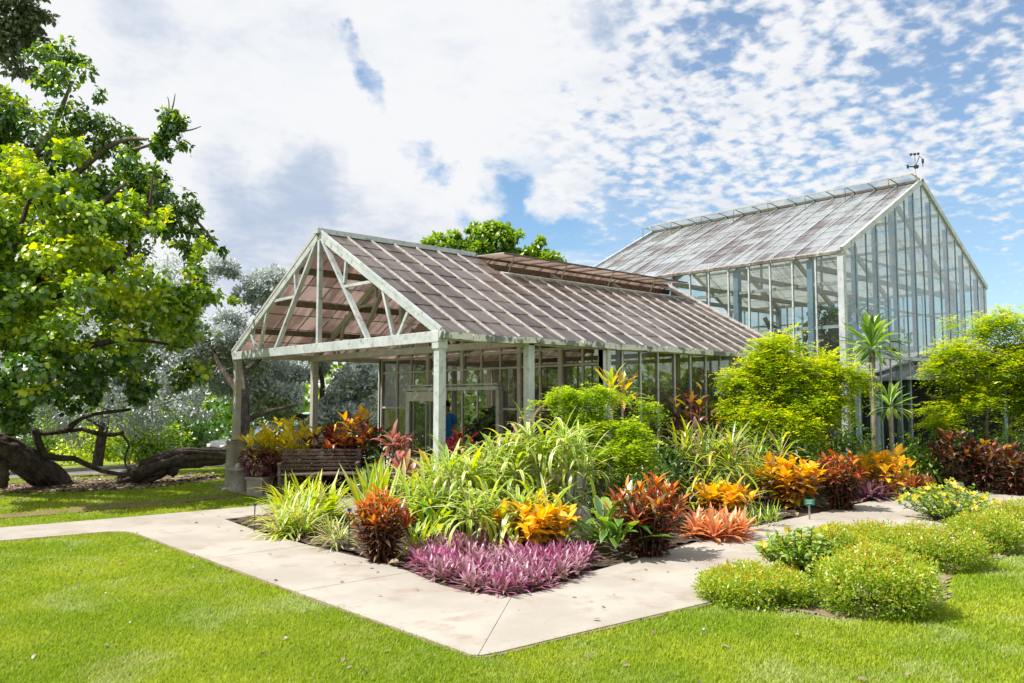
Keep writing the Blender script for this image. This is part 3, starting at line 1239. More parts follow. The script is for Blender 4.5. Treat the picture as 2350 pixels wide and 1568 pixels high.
    ws = MID - vent_len * cosr - .02
    MB().bar((vb[0], ws, roof_z(ws) + .03), (vb[-1], ws, roof_z(ws) + .03), .06, .05, up_n).build('vent_sill', M['white_bar'], g)
    # porch wall with the doorway
    s = PD
    door_l, door_r, door_h = 5.75, 2.72, 2.03
    mull = [.06, .52, 1.05, 1.6, 2.15, 2.72, 3.3, 3.9, 4.5, 5.1, 5.75, 6.3, 6.95]
    for w in mull:
        zb = door_h if door_r < w < door_l else 0
        wide = w in (.06, 1.05, 2.15, 3.9, 5.1, 6.95)
        MB().box((s + .05, w, (zb + roof_z(w) - .1) / 2), (.10 if wide else .05, .10 if wide else .04, roof_z(w) - .1 - zb)).build('mullion', M['alu_dull'], g)
    for z in (.55, 2.42, HE - .05, 1.62):
        for a, b in ((.1, door_r - .05), (door_l + .05, 6.95)) if z < door_h else ((.1, 6.95),):
            MB().bar((s + .045, a, z), (s + .045, b, z), .045, .05 if z > 2.5 else .04).build('transom', M['alu_dull'], g)
    for k in range(len(mull) - 1):
        a, b = mull[k] + .03, mull[k + 1] - .03
        dw = door_r - .01 <= mull[k] and mull[k + 1] <= door_l + .01
        for z0, z1 in ((.03, .53), (.57, 1.6), (1.64, 2.4), (2.44, HE - .08)):
            if dw and z1 < 2.2:
                continue
            if dw and z0 > 1.6 and z0 < 2.0:
                continue
            MB().box((s + .05, (a + b) / 2, (z0 + z1) / 2), (.008, b - a, z1 - z0)).build('pane', M['glass_wall'] if z0 > .5 else M['door'], g)
        zt0, zt1 = roof_z(mull[k]) - .15, roof_z(mull[k + 1]) - .15
        if min(zt0, zt1) > HE + .02:
            MB().add([(s + .046, a, HE), (s + .054, a, HE), (s + .046, b, HE), (s + .054, b, HE), (s + .046, a, zt0), (s + .054, a, zt0), (s + .046, b, zt1), (s + .054, b, zt1)],
                     [(0, 2, 6, 4), (1, 5, 7, 3), (4, 6, 7, 5), (0, 1, 3, 2), (0, 4, 5, 1), (2, 3, 7, 6)]).build('pane', M['glass_wall'], g)
    fr = MB().bar((s + .0, door_r - .04, door_h), (s + .0, door_l + .02, door_h), .14, .07).bar((s - .01, door_r - .04, door_h + .08), (s - .01, door_l, door_h + .08), .16, .03).build('door_frame', M['alu'], g)
    MB().box((s, door_r - .03, door_h / 2), (.14, .09, door_h - .08)).build('jamb', M['alu_dull'], fr)
    MB().box((s, door_l + .03, door_h / 2), (.14, .07, door_h - .08)).build('jamb', M['alu_dull'], fr)

    def leaf(w0, w1, so):
        d = MB()
        for w in (w0 + .06, w1 - .06):
            d.box((so, w, 1.0), (.045, .12, 1.94))
        d.box((so, (w0 + w1) / 2, 1.87), (.045, w1 - w0 - .24, .2)).box((so, (w0 + w1) / 2, .3), (.045, w1 - w0 - .24, .5))
        dd = d.build('door', M['door'], g)
        MB().box((so, (w0 + w1) / 2, 1.15), (.01, w1 - w0 - .22, 1.3)).build('pane', M['glass_door'], dd)
        MB().box((so, (w0 + w1) / 2 - .05, 1.15), (.02, .02, 1.3)).build('handle', M['alu'], dd)
    leaf(4.35, 5.72, s - .10)
    leaf(2.66, 2.93, s + .12)
    # right-hand glass wall beyond the porch, low wall at its foot
    sp = bays[bays > PD - .3]
    sp = np.concatenate([[PD + .13], sp[sp > PD + .3]])
    MB().box(((PD + EN) / 2 + .06, .05, .3), (EN - PD - .14, .1, .6)).build('base_wall', M['slab'], g)
    for k, x in enumerate(sp):
        MB().box((x, .03, (HE + .5) / 2), (.035 if k else .09, .05 if k else .1, HE - .62)).build('wall_bar', M['alu'], g)
    for z in (1.02, 1.85):
        MB().bar((PD + .15, .06, z), (EN, .06, z), .04, .035).build('wall_rail', M['alu'], g)
    for k in range(len(sp) - 1):
        MB().box(((sp[k] + sp[k + 1]) / 2, .028, (HE + .5) / 2), (sp[k + 1] - sp[k] - .04, .007, HE - .64)).build('pane', M['glass_wall'], g)
    # far side and end wall
    for k, x in enumerate(sp):
        MB().box((x, Wd - .03, (HE + .5) / 2), (.035, .05, HE - .62)).build('wall_bar', M['alu_dull'], g)
    MB().box(((PD + EN) / 2, Wd - .05, .3), (EN - PD - .1, .1, .6)).build('base_wall', M['slab'], g)
    fb = MB()
    for k in range(len(sp) - 1):
        fb.box(((sp[k] + sp[k + 1]) / 2, Wd - .03, (HE + .5) / 2), (sp[k + 1] - sp[k] - .04, .007, HE - .64))
    fb.build('side_glazing', M['glass_wall'], g)['kind'] = 'stuff'
    for x in (PD + 2.2, PD + 4.3):
        for sg in (-1, 1):
            MB().bar((x, MID, HR - .16), (x, MID + sg * MID * .97, HE - .10), .07, .1).build('rafter', M['alu_dull'], g)
        MB().bar((x, .1, HE - .1), (x, Wd - .1, HE - .1), .06, .09).build('truss_chord', M['beam'], g)
        for w in (.1, Wd - .1):
            MB().box((x, w, HE / 2), (.1, .1, HE - .1)).build('post', M['alu_dull'], g)
    MB().bar((EN - .02, MID, HR + .03), (EN - .02, -.05, HE + .01), .07, .06, up_n).build('verge_trim', M['white_bar'], g)
    MB().bar((EN - .02, MID, HR + .03), (EN - .02, Wd + .05, HE + .01), .07, .06, up_f).build('verge_trim', M['white_bar'], g)
    return g


low_house()

# ================================================================== TALL GREENHOUSE
Q, W1, GW, TE, TR, TL = 10.112, -1.10, 8.854, 5.057, 7.373, 8.566


def tall_house():
    g = thing('greenhouse', (Q, W1, 0), 'tall glass greenhouse with steep hazy roof standing behind the low brown roofed one', 'greenhouse')
    H2 = GW / 2
    rise = TR - TE
    sl = math.hypot(H2, rise)

    def rz(x):
        return TR - abs(x - H2) / H2 * rise
    st, bl = M['alu'], M['blue_steel']
    n_up = Vector((-rise, 0, H2)).normalized()
    f_up = Vector((rise, 0, H2)).normalized()
    # frame: corner posts, portal columns, rafters, rails
    for x in (.05, GW - .05):
        for y in (.05, TL - .05):
            MB().box((x, y, TE / 2), (.14, .14, TE - .02)).build('post', st, g, bevel=.006)
    for y in (.82, 2.73, 4.6, 6.5):
        for x in (.16, GW - .16):
            MB().box((x, y, TE / 2 - .05), (.16, .13, TE - .1)).build('column', bl, g)
        for sg in (-1, 1):
            MB().bar((H2, y, TR - .14), (H2 + sg * (H2 - .16), y, TE - .1), .08, .14).build('rafter', M['alu_dull'], g)
        MB().bar((.2, y, TE - .25), (GW - .2, y, TE - .25), .07, .12).build('truss_chord', M['alu_dull'], g)
        MB().bar((H2, y, TE - .2), (H2, y, TR - .2), .05, .06).build('king_post', M['alu_dull'], g)
    for z in (.75, 3.41, 4.38):
        MB().bar((.14, .1, z), (.14, TL - .1, z), .06, .07).build('rail', st if z < 4 else M['white_bar'], g)
        MB().bar((GW - .14, .1, z), (GW - .14, TL - .1, z), .05, .06).build('rail', st, g)
    for x in (1.1, 2.2, 3.3, GW - 3.3, GW - 2.2, GW - 1.1):
        MB().bar((x, .05, rz(x) - .1), (x, TL - .05, rz(x) - .1), .05, .08).build('purlin', M['alu_dull'], g)
    for x in (.02, GW - .02):
        MB().bar((x, -.04, TE - .02), (x, TL + .04, TE - .02), .11, .09).build('eave_beam', M['white_bar'], g)
    # long near wall
    ny = 15
    ys = np.linspace(.07, TL - .07, ny + 1)
    for y in ys[1:-1]:
        MB().box((.015, y, TE / 2), (.05, .035, TE - .12)).build('wall_bar', st, g)
    for k in range(ny):
        for z0, z1 in ((.1, 1.6), (1.62, 3.36), (3.38, TE - .08)):
            if k > 10 and z0 < 3:
                continue
            MB().box((.012, (ys[k] + ys[k + 1]) / 2, (z0 + z1) / 2), (.006, ys[k + 1] - ys[k] - .035, z1 - z0)).build('pane', M['glass_clear'], g)
    # far long wall and back gable
    fb = MB()
    for k in range(ny):
        fb.box((GW - .012, (ys[k] + ys[k + 1]) / 2, TE / 2), (.006, ys[k + 1] - ys[k] - .03, TE - .15))
        MB().box((GW - .015, ys[k] if k else .2, TE / 2), (.05, .035, TE - .12)).build('wall_bar', st, g)
    # gable towards the garden: mullions, plinth, panes
    nx = 16
    xs = np.linspace(.07, GW - .07, nx + 1)
    pl = 2.79
    for k in range(1, nx):
        x = xs[k]
        top = rz(x) - .08
        MB().box((x, .0, (pl + top) / 2 + .02), (.028, .030, top - pl - .04)).build('gable_bar', bl, g)
        MB().box((x, .0, pl / 2), (.03, .03, pl - .06)).build('gable_bar', st, g)
        if k % 2 == 1:
            MB().box((x + .12, .09, top / 2), (.16, .08, top - .1)).build('gable_column', bl, g)
    MB().bar((.1, -.01, pl), (GW - .1, -.01, pl), .10, .08).build('plinth_rail', st, g)
    for z in (3.95, 5.0):
        MB().bar((.14, .10, z), (GW - .14, .10, z), .03, .05).build('rail', st, g)
    for k in range(nx):
        a, b = xs[k] + .018, xs[k + 1] - .018
        MB().box(((a + b) / 2, .0, pl / 2), (b - a, .006, pl - .1)).build('pane', M['glass_gable'], g)
        cuts = [pl + .045, 3.94, 5.0, 6.0]
        for j, z0 in enumerate(cuts):
            ta, tb = rz(a) - .09, rz(b) - .09
            z1 = cuts[j + 1] - .008 if j + 1 < len(cuts) else 99
            za, zb = min(z1, ta), min(z1, tb)
            if za < z0 + .02 and zb < z0 + .02:
                continue
            za, zb = max(za, z0 + .01), max(zb, z0 + .01)
            MB().add([(a, -.003, z0), (a, .003, z0), (b, -.003, z0), (b, .003, z0), (a, -.003, za), (a, .003, za), (b, -.003, zb), (b, .003, zb)],
                     [(0, 2, 6, 4), (1, 5, 7, 3), (4, 6, 7, 5), (0, 1, 3, 2), (0, 4, 5, 1), (2, 3, 7, 6)]).build('pane', M['glass_gable'], g)
    # roof
    rows = 9
    yb = np.linspace(.0, TL, ny + 1)
    rest = MB()
    for sgn, upv in ((-1, n_up), (1, f_up)):
        for k in range(ny):
            for r in range(rows):
                t0, t1 = .06 + r / rows * (sl), .06 + (r + 1) / rows * sl + .02
                vs = []
                for t, lift in ((t0, .004), (t1, .016)):
                    for y in (yb[k] + .01, yb[k + 1] - .01):
                        p = Vector((H2 + sgn * t / sl * H2, y, TR - t / sl * rise)) + upv * lift
                        vs += [p, p + upv * .008]
                v = [vs[0], vs[2], vs[6], vs[4], vs[1], vs[3], vs[7], vs[5]]
                fs = [(3, 2, 1, 0), (4, 5, 6, 7), (0, 1, 5, 4), (1, 2, 6, 5), (2, 3, 7, 6), (3, 0, 4, 7)]
                if sgn < 0:
                    MB().add(v, fs).build('pane', M['roof_tall'], g)
                else:
                    rest.add(v, fs)
    rest.build('roof_glazing', M['roof_tall'], g)['kind'] = 'stuff'
    fb.build('side_glazing', M['glass_clear'], g)['kind'] = 'stuff'
    for y in yb[1:-1]:
        MB().bar((H2 - .05, y, TR + .01), (-.02, y, TE + .01), .018, .03, n_up).build('glazing_bar', st, g)
    for y, m in ((-.02, st), (TL + .02, st)):
        for sg in (-1, 1):
            MB().bar((H2, y, TR + .02), (H2 + sg * (H2 + .06), y, TE + .0), .07, .13, n_up if sg < 0 else f_up).build('verge_trim', m, g)
    MB().bar((H2, -.06, TR + .04), (H2, TL + .06, TR + .04), .09, .07).build('ridge_cap', M['beam'], g)
    # ridge vent, propped open
    ve = H2 - .58
    vz = TR + .10
    vent = MB().bar((ve, -.0, vz), (ve, TL, vz), .025, .03).build('vent', M['alu_dull'], g)
    for k in range(ny):
        y0, y1 = yb[k] + .012, yb[k + 1] - .012
        MB().add([(ve, y0, vz), (ve, y1, vz), (H2 - .05, y1, TR + .06), (H2 - .05, y0, TR + .06), (ve, y0, vz + .007), (ve, y1, vz + .007), (H2 - .05, y1, TR + .067), (H2 - .05, y0, TR + .067)],
                 [(3, 2, 1, 0), (4, 5, 6, 7), (0, 1, 5, 4), (1, 2, 6, 5), (2, 3, 7, 6), (3, 0, 4, 7)]).build('pane', M['glass_vent'], vent)
    for k, y in enumerate(yb):
        MB().bar((ve, y, vz + .012), (H2 - .04, y, TR + .07), .022, .025).build('vent_bar', M['alu_dull'], vent)
        if k % 2 == 1:
            MB().bar((ve, y, vz), (ve, y, rz(ve)), .014, .014, (1, 0, 0)).build('stay', M['beam'], vent)
    return g


tall_house()


def weather_station():
    x, y, z = Q + GW / 2, W1 + .12, TR + .07
    t = thing('weather_station', (x, y, z), 'small weather station with wind vane and cup anemometer on the tall ridge', 'weather station')
    m = M['dark_steel']
    MB().tube([(0, 0, .0), (0, 0, .14)], .032, 8).build('socket', M['alu_dull'], t)
    MB().tube([(0, 0, .1), (0, 0, .72)], .011, 6).build('mast', M['alu_dull'], t)
    r = Vector((RGT[0], RGT[1], 0))
    b = MB().tube([-r * .02 + Vector((0, 0, .36)), r * .07 + Vector((0, 0, .36))], .05, 10)
    b.build('sensor_body', m, t)
    MB().bar(-r * .2 + Vector((0, 0, .36)), -r * .02 + Vector((0, 0, .36)), .02, .03).bar(-r * .22 + Vector((0, 0, .36)), -r * .17 + Vector((0, 0, .36)), .012, .10).build('vane', m, t)
    MB().bar(-r * .1 + Vector((0, 0, .68)), r * .09 + Vector((0, 0, .70)), .012, .012).build('cup_arm', m, t)
    for q, zz in ((-.1, .68), (.0, .69), (.09, .70)):
        c = r * q + Vector((0, 0, zz))
        MB().lathe(c, [(.006, -.04), (.03, -.02), (.035, .02), (.01, .035)], 8).build('cup', m, t)
    arm = [r * .02 + Vector((0, 0, .40)), r * .12 + Vector((0, 0, .64)), r * .2 + Vector((0, 0, .56)), r * .2 + Vector((0, 0, .36))]
    MB().tube(arm, .010, 6).build('side_arm', m, t)
    MB().lathe(r * .2 + Vector((0, 0, .50)), [(.01, -.06), (.032, -.03), (.032, .05), (.01, .07)], 8).build('sensor', m, t)


weather_station()


# ================================================================== RIGHT-HAND SHED
def shed():
    c = pt(2330, 900, 19.6)
    t = thing('shed', (c[0], c[1], 0), 'dark shade cloth shed with grey hipped roof behind the right tree', 'shed', rz=YAW - math.pi / 2)
    ez = 2.30
    ex0, ex1 = -3.0, 5.0
    MB().box((1.0, 3.0, ez / 2 - .02), (7.2, 5.4, ez - .06)).build('wall', M['shade_cloth'], t)
    rd = MB()
    rd.add([(ex0, 0, ez), (ex1, 0, ez), (ex1, 6, ez), (ex0, 6, ez), (.4, 3, ez + 1.0), (ex1 - 2.6, 3, ez + 1.0), (ex0, 0, ez + .05), (ex1, 0, ez + .05), (ex1, 6, ez + .05), (ex0, 6, ez + .05)],
           [(0, 3, 2, 1), (6, 7, 5, 4), (7, 8, 5), (8, 9, 4, 5), (9, 6, 4), (0, 1, 7, 6), (1, 2, 8, 7), (2, 3, 9, 8), (3, 0, 6, 9)])
    rd.build('roof', M['shingle'], t)
    MB().bar((ex0, -.03, ez + .02), (ex1, -.03, ez + .02), .04, .07).build('fascia', M['alu'], t)
    for x in (-2.95, -2.5, -.2, 2.2, 4.6):
        MB().box((x, .12, ez / 2), (.08, .08, ez - .02)).build('post', M['blue_steel'], t)
    # the white sheeted lean-to roof at its far end
    MB().add([(.3, -.25, ez + .14), (5.0, -.25, ez + .14), (5.0, 2.4, ez + .98), (.3, 2.4, ez + .98), (.3, -.25, ez + .10), (5.0, -.25, ez + .10), (5.0, 2.4, ez + .94), (.3, 2.4, ez + .94)],
             [(0, 1, 2, 3), (7, 6, 5, 4), (0, 4, 5, 1), (1, 5, 6, 2), (2, 6, 7, 3), (3, 7, 4, 0)]).build('roof_sheet', M['white_roof'], t)


shed()


def gp(px, d, z=0.0):
    """ground point in the picture column px at forward distance d"""
    p = CAM + FWD * d + RGT * ((px - CX) / F_PX * d)
    return (float(p[0]), float(p[1]), z)


def blobs_px(items, flat=1.0):
    """(px, py, distance, radius in px) -> world blobs"""
    out = []
    for px, py, d, r in items:
        R = r / F_PX * d
        out.append((pt(px, py, d), (R, R, R * flat)))
    return out


# ================================================================== TREES
SEA = [leaf_tpl(.125, .10, 3, dr, .15, 'round') for dr in (.2, .5, .9)]
OVAL = [leaf_tpl(.15, .085, 3, dr, .2, 'lance') for dr in (.3, .8)]
SMALL = [leaf_tpl(.10, .045, 2, dr, .2, 'lance') for dr in (.2, .7)]
TINY = [tri_tpl(.085, .034), tri_tpl(.06, .03)]
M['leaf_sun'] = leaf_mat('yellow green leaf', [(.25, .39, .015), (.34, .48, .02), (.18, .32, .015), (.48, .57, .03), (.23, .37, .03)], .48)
M['leaf_yel'] = leaf_mat('sunlit yellow leaf', [(.66, .68, .02), (.52, .60, .02), (.74, .70, .04)], .5)
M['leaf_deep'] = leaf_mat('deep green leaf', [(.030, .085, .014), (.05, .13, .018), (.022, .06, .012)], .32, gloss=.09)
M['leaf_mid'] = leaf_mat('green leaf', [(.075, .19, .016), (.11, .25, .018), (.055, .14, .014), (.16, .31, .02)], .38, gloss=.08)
M['leaf_dusk'] = leaf_mat('dull dark leaf', [(.09, .12, .06), (.13, .16, .09), (.06, .085, .04)], .3)
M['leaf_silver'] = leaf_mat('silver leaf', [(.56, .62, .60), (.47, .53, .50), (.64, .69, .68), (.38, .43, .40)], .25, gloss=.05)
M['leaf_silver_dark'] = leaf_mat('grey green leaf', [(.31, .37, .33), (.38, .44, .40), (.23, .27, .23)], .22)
M['leaf_back'] = leaf_mat('fresh green leaf', [(.26, .40, .012), (.34, .48, .015), (.18, .31, .012)], .45)


BARK_TEX = bpy.data.textures.new('bark relief', 'CLOUDS')
BARK_TEX.noise_scale = .16
BARK_TEX.noise_depth = 3


def limbs(th, lines, mat, sides=8, flute=.12, name='limb', seed=0):
    for k, (pts, r0, r1) in enumerate(lines):
        P = [np.array(p) - np.array(th.location) for p in pts]
        # smooth through the points
        Q_ = []
        n = 18 if r0 > .08 else 9
        for u in np.linspace(0, len(P) - 1, n):
            i = min(int(u), len(P) - 2)
            f = u - i
            a, b = P[i], P[i + 1]
            p0 = P[max(i - 1, 0)]
            p3 = P[min(i + 2, len(P) - 1)]
            Q_.append(.5 * ((2 * a) + (-p0 + b) * f + (2 * p0 - 5 * a + 4 * b - p3) * f * f + (-p0 + 3 * a - 3 * b + p3) * f ** 3))
        rad = np.linspace(r0, r1, n)
        main = MB().tube([tuple(q) for q in Q_], list(rad), sides if r0 > .08 else 6, flute, seed + k).build(name if k else 'trunk', mat, th, True)
        if flute > .15 and r0 > .2:
            sd = main.modifiers.new('fine', 'SUBSURF')
            sd.levels = sd.render_levels = 2
            dm = main.modifiers.new('furrows', 'DISPLACE')
            dm.texture = BARK_TEX
            dm.strength = .16
            dm.mid_level = .5
            dm.texture_coords = 'LOCAL'
        if flute > .15 and r0 > .2:
            # twisted ridges of the old trunk
            rg = random.Random(seed + k)
            for j in range(9):
                a0, tw = j * .7 + rg.uniform(-.3, .3), rg.uniform(-2.2, -1.0)
                m0 = rg.randint(0, 3)
                pts_, rr = [], []
                for i in range(m0, n - rg.randint(0, 5)):
                    t = Q_[min(i + 1, n - 1)] - Q_[max(i - 1, 0)]
                    t = t / (np.linalg.norm(t) + 1e-6)
                    e1 = np.cross(t, UP)
                    e1 /= np.linalg.norm(e1) + 1e-6
                    e2 = np.cross(e1, t)
                    a = a0 + tw * i / n + .25 * math.sin(i * .9 + j)
                    pts_.append(tuple(Q_[i] + (e1 * math.cos(a) + e2 * math.sin(a)) * rad[i] * .93))
                    rr.append(rad[i] * rg.uniform(.16, .34))
                MB().tube(pts_, rr, 6, .25, seed + j).build('ridge', mat, main, True)


def tree(name, base, label, cat, blobs, n, tpls, mats, lines, mixer, bark, size=1.0, nparts=0, gap=.45, shell=.6, gscale=1.2, seed=0, group=None, up_mix=.6, hang=.3, flute=.12):
    th = thing(name, base, label, cat, group)
    limbs(th, lines, bark, 12 if flute > .15 else 8, flute, seed=seed)
    P, U = crown_points(blobs, n, shell, gap, gscale, seed)
    mi = mixer(P, U, np.random.default_rng(seed + 9))
    tree_leaves(th, local(th, P), U, tpls, mats, up_mix, size, nparts, hang, seed, mi)
    return th


def left_trees():
    # yellow-green broad-leaved tree with the leaning trunk
    b0 = atg(140, 1113)
    A = blobs_px([(70, 440, 14.2, 110), (175, 420, 14.5, 80), (200, 520, 14.2, 120), (330, 500, 14.8, 100), (400, 590, 15.2, 80), (50, 640, 13.4, 140), (215, 690, 14.0, 150), (350, 670, 14.8, 115),
                  (420, 760, 15.2, 85), (90, 820, 13.6, 125), (250, 830, 14.5, 110), (370, 860, 15.5, 70), (455, 850, 15.6, 40), (-90, 560, 13.6, 150), (-80, 790, 13.2, 140), (470, 690, 15.4, 40), (20, 380, 14.5, 55), (160, 345, 14.8, 45),
                  (538, 700, 15.8, 26), (450, 560, 15.4, 45), (40, 900, 15.5, 90), (180, 905, 16, 80), (310, 890, 16, 60), (150, 560, 16, 160), (60, 740, 16, 180), (300, 720, 16.5, 150), (10, 480, 14.2, 120), (0, 600, 13.8, 130), (-10, 720, 13.6, 130), (30, 420, 15, 90), (110, 610, 14.4, 120), (30, 950, 15.2, 60), (-40, 880, 14, 120), (400, 690, 15.6, 80), (330, 600, 15.2, 90)])
    A = clumpy(A, 14, .34, 3, .6)
    lines = [([b0 + np.array([0, 0, -.15]), pt(95, 1082, 16.6), pt(20, 1040, 16.0), pt(-60, 1000, 15.4), pt(-90, 900, 15), pt(0, 760, 14.4)], .29, .18),
             ([pt(-20, 1020, 16.0), pt(40, 985, 16.2), pt(110, 996, 16.4), pt(180, 985, 16.5), pt(245, 1000, 16.7), pt(285, 992, 16.8)], .08, .035),
             ([pt(80, 985, 16.2), pt(104, 1046, 16.4), pt(170, 1052, 16.5), pt(232, 1082, 16.6), pt(300, 1092, 16.8)], .075, .035),
             ([pt(278, 995, 16.8), pt(296, 1020, 16.9), pt(286, 1056, 16.8), pt(302, 1094, 16.8)], .026, .014),
             ([pt(150, 990, 16.4), pt(200, 955, 16.4), pt(300, 940, 16.5)], .06, .025),
             ([pt(0, 780, 14.4), pt(100, 640, 14.4), pt(200, 500, 14.6), pt(290, 420, 15)], .16, .02),
             ([pt(60, 690, 14.4), pt(230, 640, 14.6), pt(330, 520, 14.8), pt(350, 400, 15)], .10, .015),
             ([pt(0, 790, 14.4), pt(150, 800, 14.4), pt(300, 780, 14.8), pt(430, 800, 15.2)], .11, .015),
             ([pt(-20, 760, 14.2), pt(20, 600, 14.2), pt(80, 420, 14.4)], .12, .015),
             ([pt(5, 1068, 15.7), pt(3, 1120, 15.7)], .10, .11)]

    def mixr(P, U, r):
        # sunlight painted as yellow towards the top and outside, shade as dark leaves low down
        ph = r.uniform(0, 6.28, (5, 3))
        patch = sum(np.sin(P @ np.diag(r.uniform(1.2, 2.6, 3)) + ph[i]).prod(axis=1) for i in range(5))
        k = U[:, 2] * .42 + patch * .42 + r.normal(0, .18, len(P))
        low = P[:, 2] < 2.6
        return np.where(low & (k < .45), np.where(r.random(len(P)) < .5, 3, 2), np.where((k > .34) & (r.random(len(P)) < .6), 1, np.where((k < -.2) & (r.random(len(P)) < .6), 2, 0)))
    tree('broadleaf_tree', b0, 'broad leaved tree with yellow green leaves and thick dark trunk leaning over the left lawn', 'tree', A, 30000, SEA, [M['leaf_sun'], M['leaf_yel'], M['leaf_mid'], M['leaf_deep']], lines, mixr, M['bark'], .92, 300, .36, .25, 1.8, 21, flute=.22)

    # tall dark tree behind it
    b1 = np.array([*gp(-120, 20.5)[:2], 0.0])
    b1[2] = ground_z(b1[0], b1[1])
    B = blobs_px([(60, 260, 19.5, 130), (150, 190, 19.5, 75), (205, 290, 19.5, 80), (110, 130, 19.8, 60), (180, 140, 19.8, 35), (290, 385, 19.2, 70), (235, 215, 19.5, 22), (400, 285, 18.8, 38), (440, 325, 18.8, 22), (375, 320, 18.8, 20),
                  (360, 450, 19.2, 80), (430, 470, 19.2, 45), (180, 400, 19.5, 90), (470, 545, 19.4, 34), (510, 575, 19.4, 16), (40, 390, 19.5, 80), (300, 320, 19.4, 35), (-60, 250, 19.5, 140), (420, 600, 19.6, 60), (455, 645, 19.5, 35), (330, 430, 19.6, 80), (250, 350, 19.6, 60), (120, 330, 19.8, 110), (400, 520, 19.6, 70), (430, 330, 18.9, 30), (390, 270, 18.9, 26), (40, 470, 20.2, 130), (160, 520, 20.2, 140), (60, 620, 20.4, 140), (260, 500, 20.2, 100), (0, 330, 19.8, 120), (200, 640, 20.4, 130)])
    B = clumpy(B, 10, .38, 5, .7) + blobs_px([(400, 285, 18.8, 20), (430, 315, 18.8, 18), (385, 300, 18.8, 16), (395, 262, 18.8, 12), (445, 330, 18.8, 12), (360, 330, 18.8, 18), (455, 312, 18.8, 10), (375, 345, 18.9, 20)] * 3)
    l1 = [([b1 + np.array([0, 0, -.2]), pt(-110, 800, 20.4), pt(-60, 560, 20.2), pt(0, 380, 20)], .42, .2),
          ([pt(-40, 480, 20), pt(100, 330, 19.8), pt(160, 200, 19.6)], .15, .03),
          ([pt(-50, 520, 20), pt(130, 430, 19.8), pt(260, 330, 19.4), pt(345, 320, 19)], .13, .03),
          ([pt(300, 345, 19.2), pt(370, 320, 18.9), pt(395, 250, 18.8), pt(402, 215, 18.8)], .04, .008),
          ([pt(380, 300, 18.9), pt(430, 300, 18.8), pt(462, 290, 18.8)], .03, .008),
          ([pt(385, 300, 18.9), pt(388, 240, 18.8), pt(384, 222, 18.8)], .02, .006),
          ([pt(-50, 560, 20), pt(200, 520, 19.8), pt(400, 480, 19.4), pt(500, 565, 19.4)], .12, .02)]
    tree('dark_green_tree', b1, 'tall dark green tree with bare twigs against the sky behind the yellow green one', 'tree', B, 30000, OVAL, [M['leaf_mid'], M['leaf_deep'], M['leaf_sun']], l1,
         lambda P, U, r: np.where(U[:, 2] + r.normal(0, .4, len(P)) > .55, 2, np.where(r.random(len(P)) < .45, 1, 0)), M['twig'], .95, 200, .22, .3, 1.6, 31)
    # darkest crown at the corner of the picture
    b2 = np.array([*gp(-220, 24.5)[:2], 0.0])
    b2[2] = ground_z(b2[0], b2[1])
    Cb = blobs_px([(40, 40, 23.5, 75), (90, 20, 23.5, 50), (20, 120, 23.5, 60), (-80, 60, 23.5, 120), (40, -60, 23.5, 80)])
    Cb = clumpy(Cb, 9, .42, 17, .75)
    tree('dusky_tree', b2, 'dusky grey green tree crown at the top left corner above the others', 'tree', Cb, 6000, OVAL, [M['leaf_dusk'], M['leaf_dusk']],
         [([b2 + np.array([0, 0, -.2]), pt(-210, 600, 24.4), pt(-120, 250, 24), pt(0, 60, 23.8)], .4, .1)], lambda P, U, r: r.integers(0, 2, len(P)), M['twig'], 1.2, 0, .35, .45, 1.2, 41)

    # silver buttonwood-like trees behind the porch
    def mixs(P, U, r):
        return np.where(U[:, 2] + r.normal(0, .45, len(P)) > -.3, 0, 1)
    b3 = atg(285, 1108)
    S1 = blobs_px([(570, 690, 24, 75), (520, 640, 23.5, 45), (640, 670, 24, 55), (690, 640, 24.5, 30), (510, 770, 23.5, 80), (600, 800, 24, 100), (690, 760, 24.5, 70), (560, 890, 24, 90), (640, 930, 24.5, 80), (460, 890, 23.5, 80), (460, 680, 23.5, 55), (430, 780, 23, 70)])
    S1 = clumpy(S1, 10, .40, 12, .75)
    l3 = [([b3 + np.array([0, 0, -.1]), pt(330, 1085, 17.4), pt(400, 1056, 18.0), pt(470, 1048, 18.8), pt(540, 1030, 20), pt(560, 930, 21.5), pt(540, 800, 23)], .25, .12),
          ([pt(395, 1085, 17.6), pt(405, 1060, 18.0)], .1, .12), ([pt(300, 1095, 17.1), pt(350, 1075, 17.3), pt(420, 1052, 17.8)], .12, .09),
          ([pt(540, 980, 21), pt(600, 950, 22), pt(680, 930, 23.5)], .09, .03), ([pt(545, 900, 22), pt(500, 830, 22.8), pt(470, 760, 23)], .09, .03),
          ([pt(550, 860, 22.4), pt(620, 800, 23.4), pt(650, 720, 24)], .09, .02)]
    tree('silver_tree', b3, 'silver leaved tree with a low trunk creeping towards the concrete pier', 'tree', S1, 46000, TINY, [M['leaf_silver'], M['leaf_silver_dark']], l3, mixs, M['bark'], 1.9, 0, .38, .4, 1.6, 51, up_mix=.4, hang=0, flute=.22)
    b4 = np.array([*gp(770, 26.5)[:2], 0.0])
    b4[2] = ground_z(b4[0], b4[1])
    S2 = blobs_px([(720, 830, 26, 70), (800, 850, 26, 70), (860, 900, 26.5, 60), (700, 900, 25.5, 70), (790, 930, 26, 80), (660, 860, 25.5, 60), (740, 780, 26, 50), (880, 830, 27, 50), (860, 960, 26, 60), (720, 955, 25.5, 50)])
    S2 = clumpy(S2, 10, .42, 13, .75)
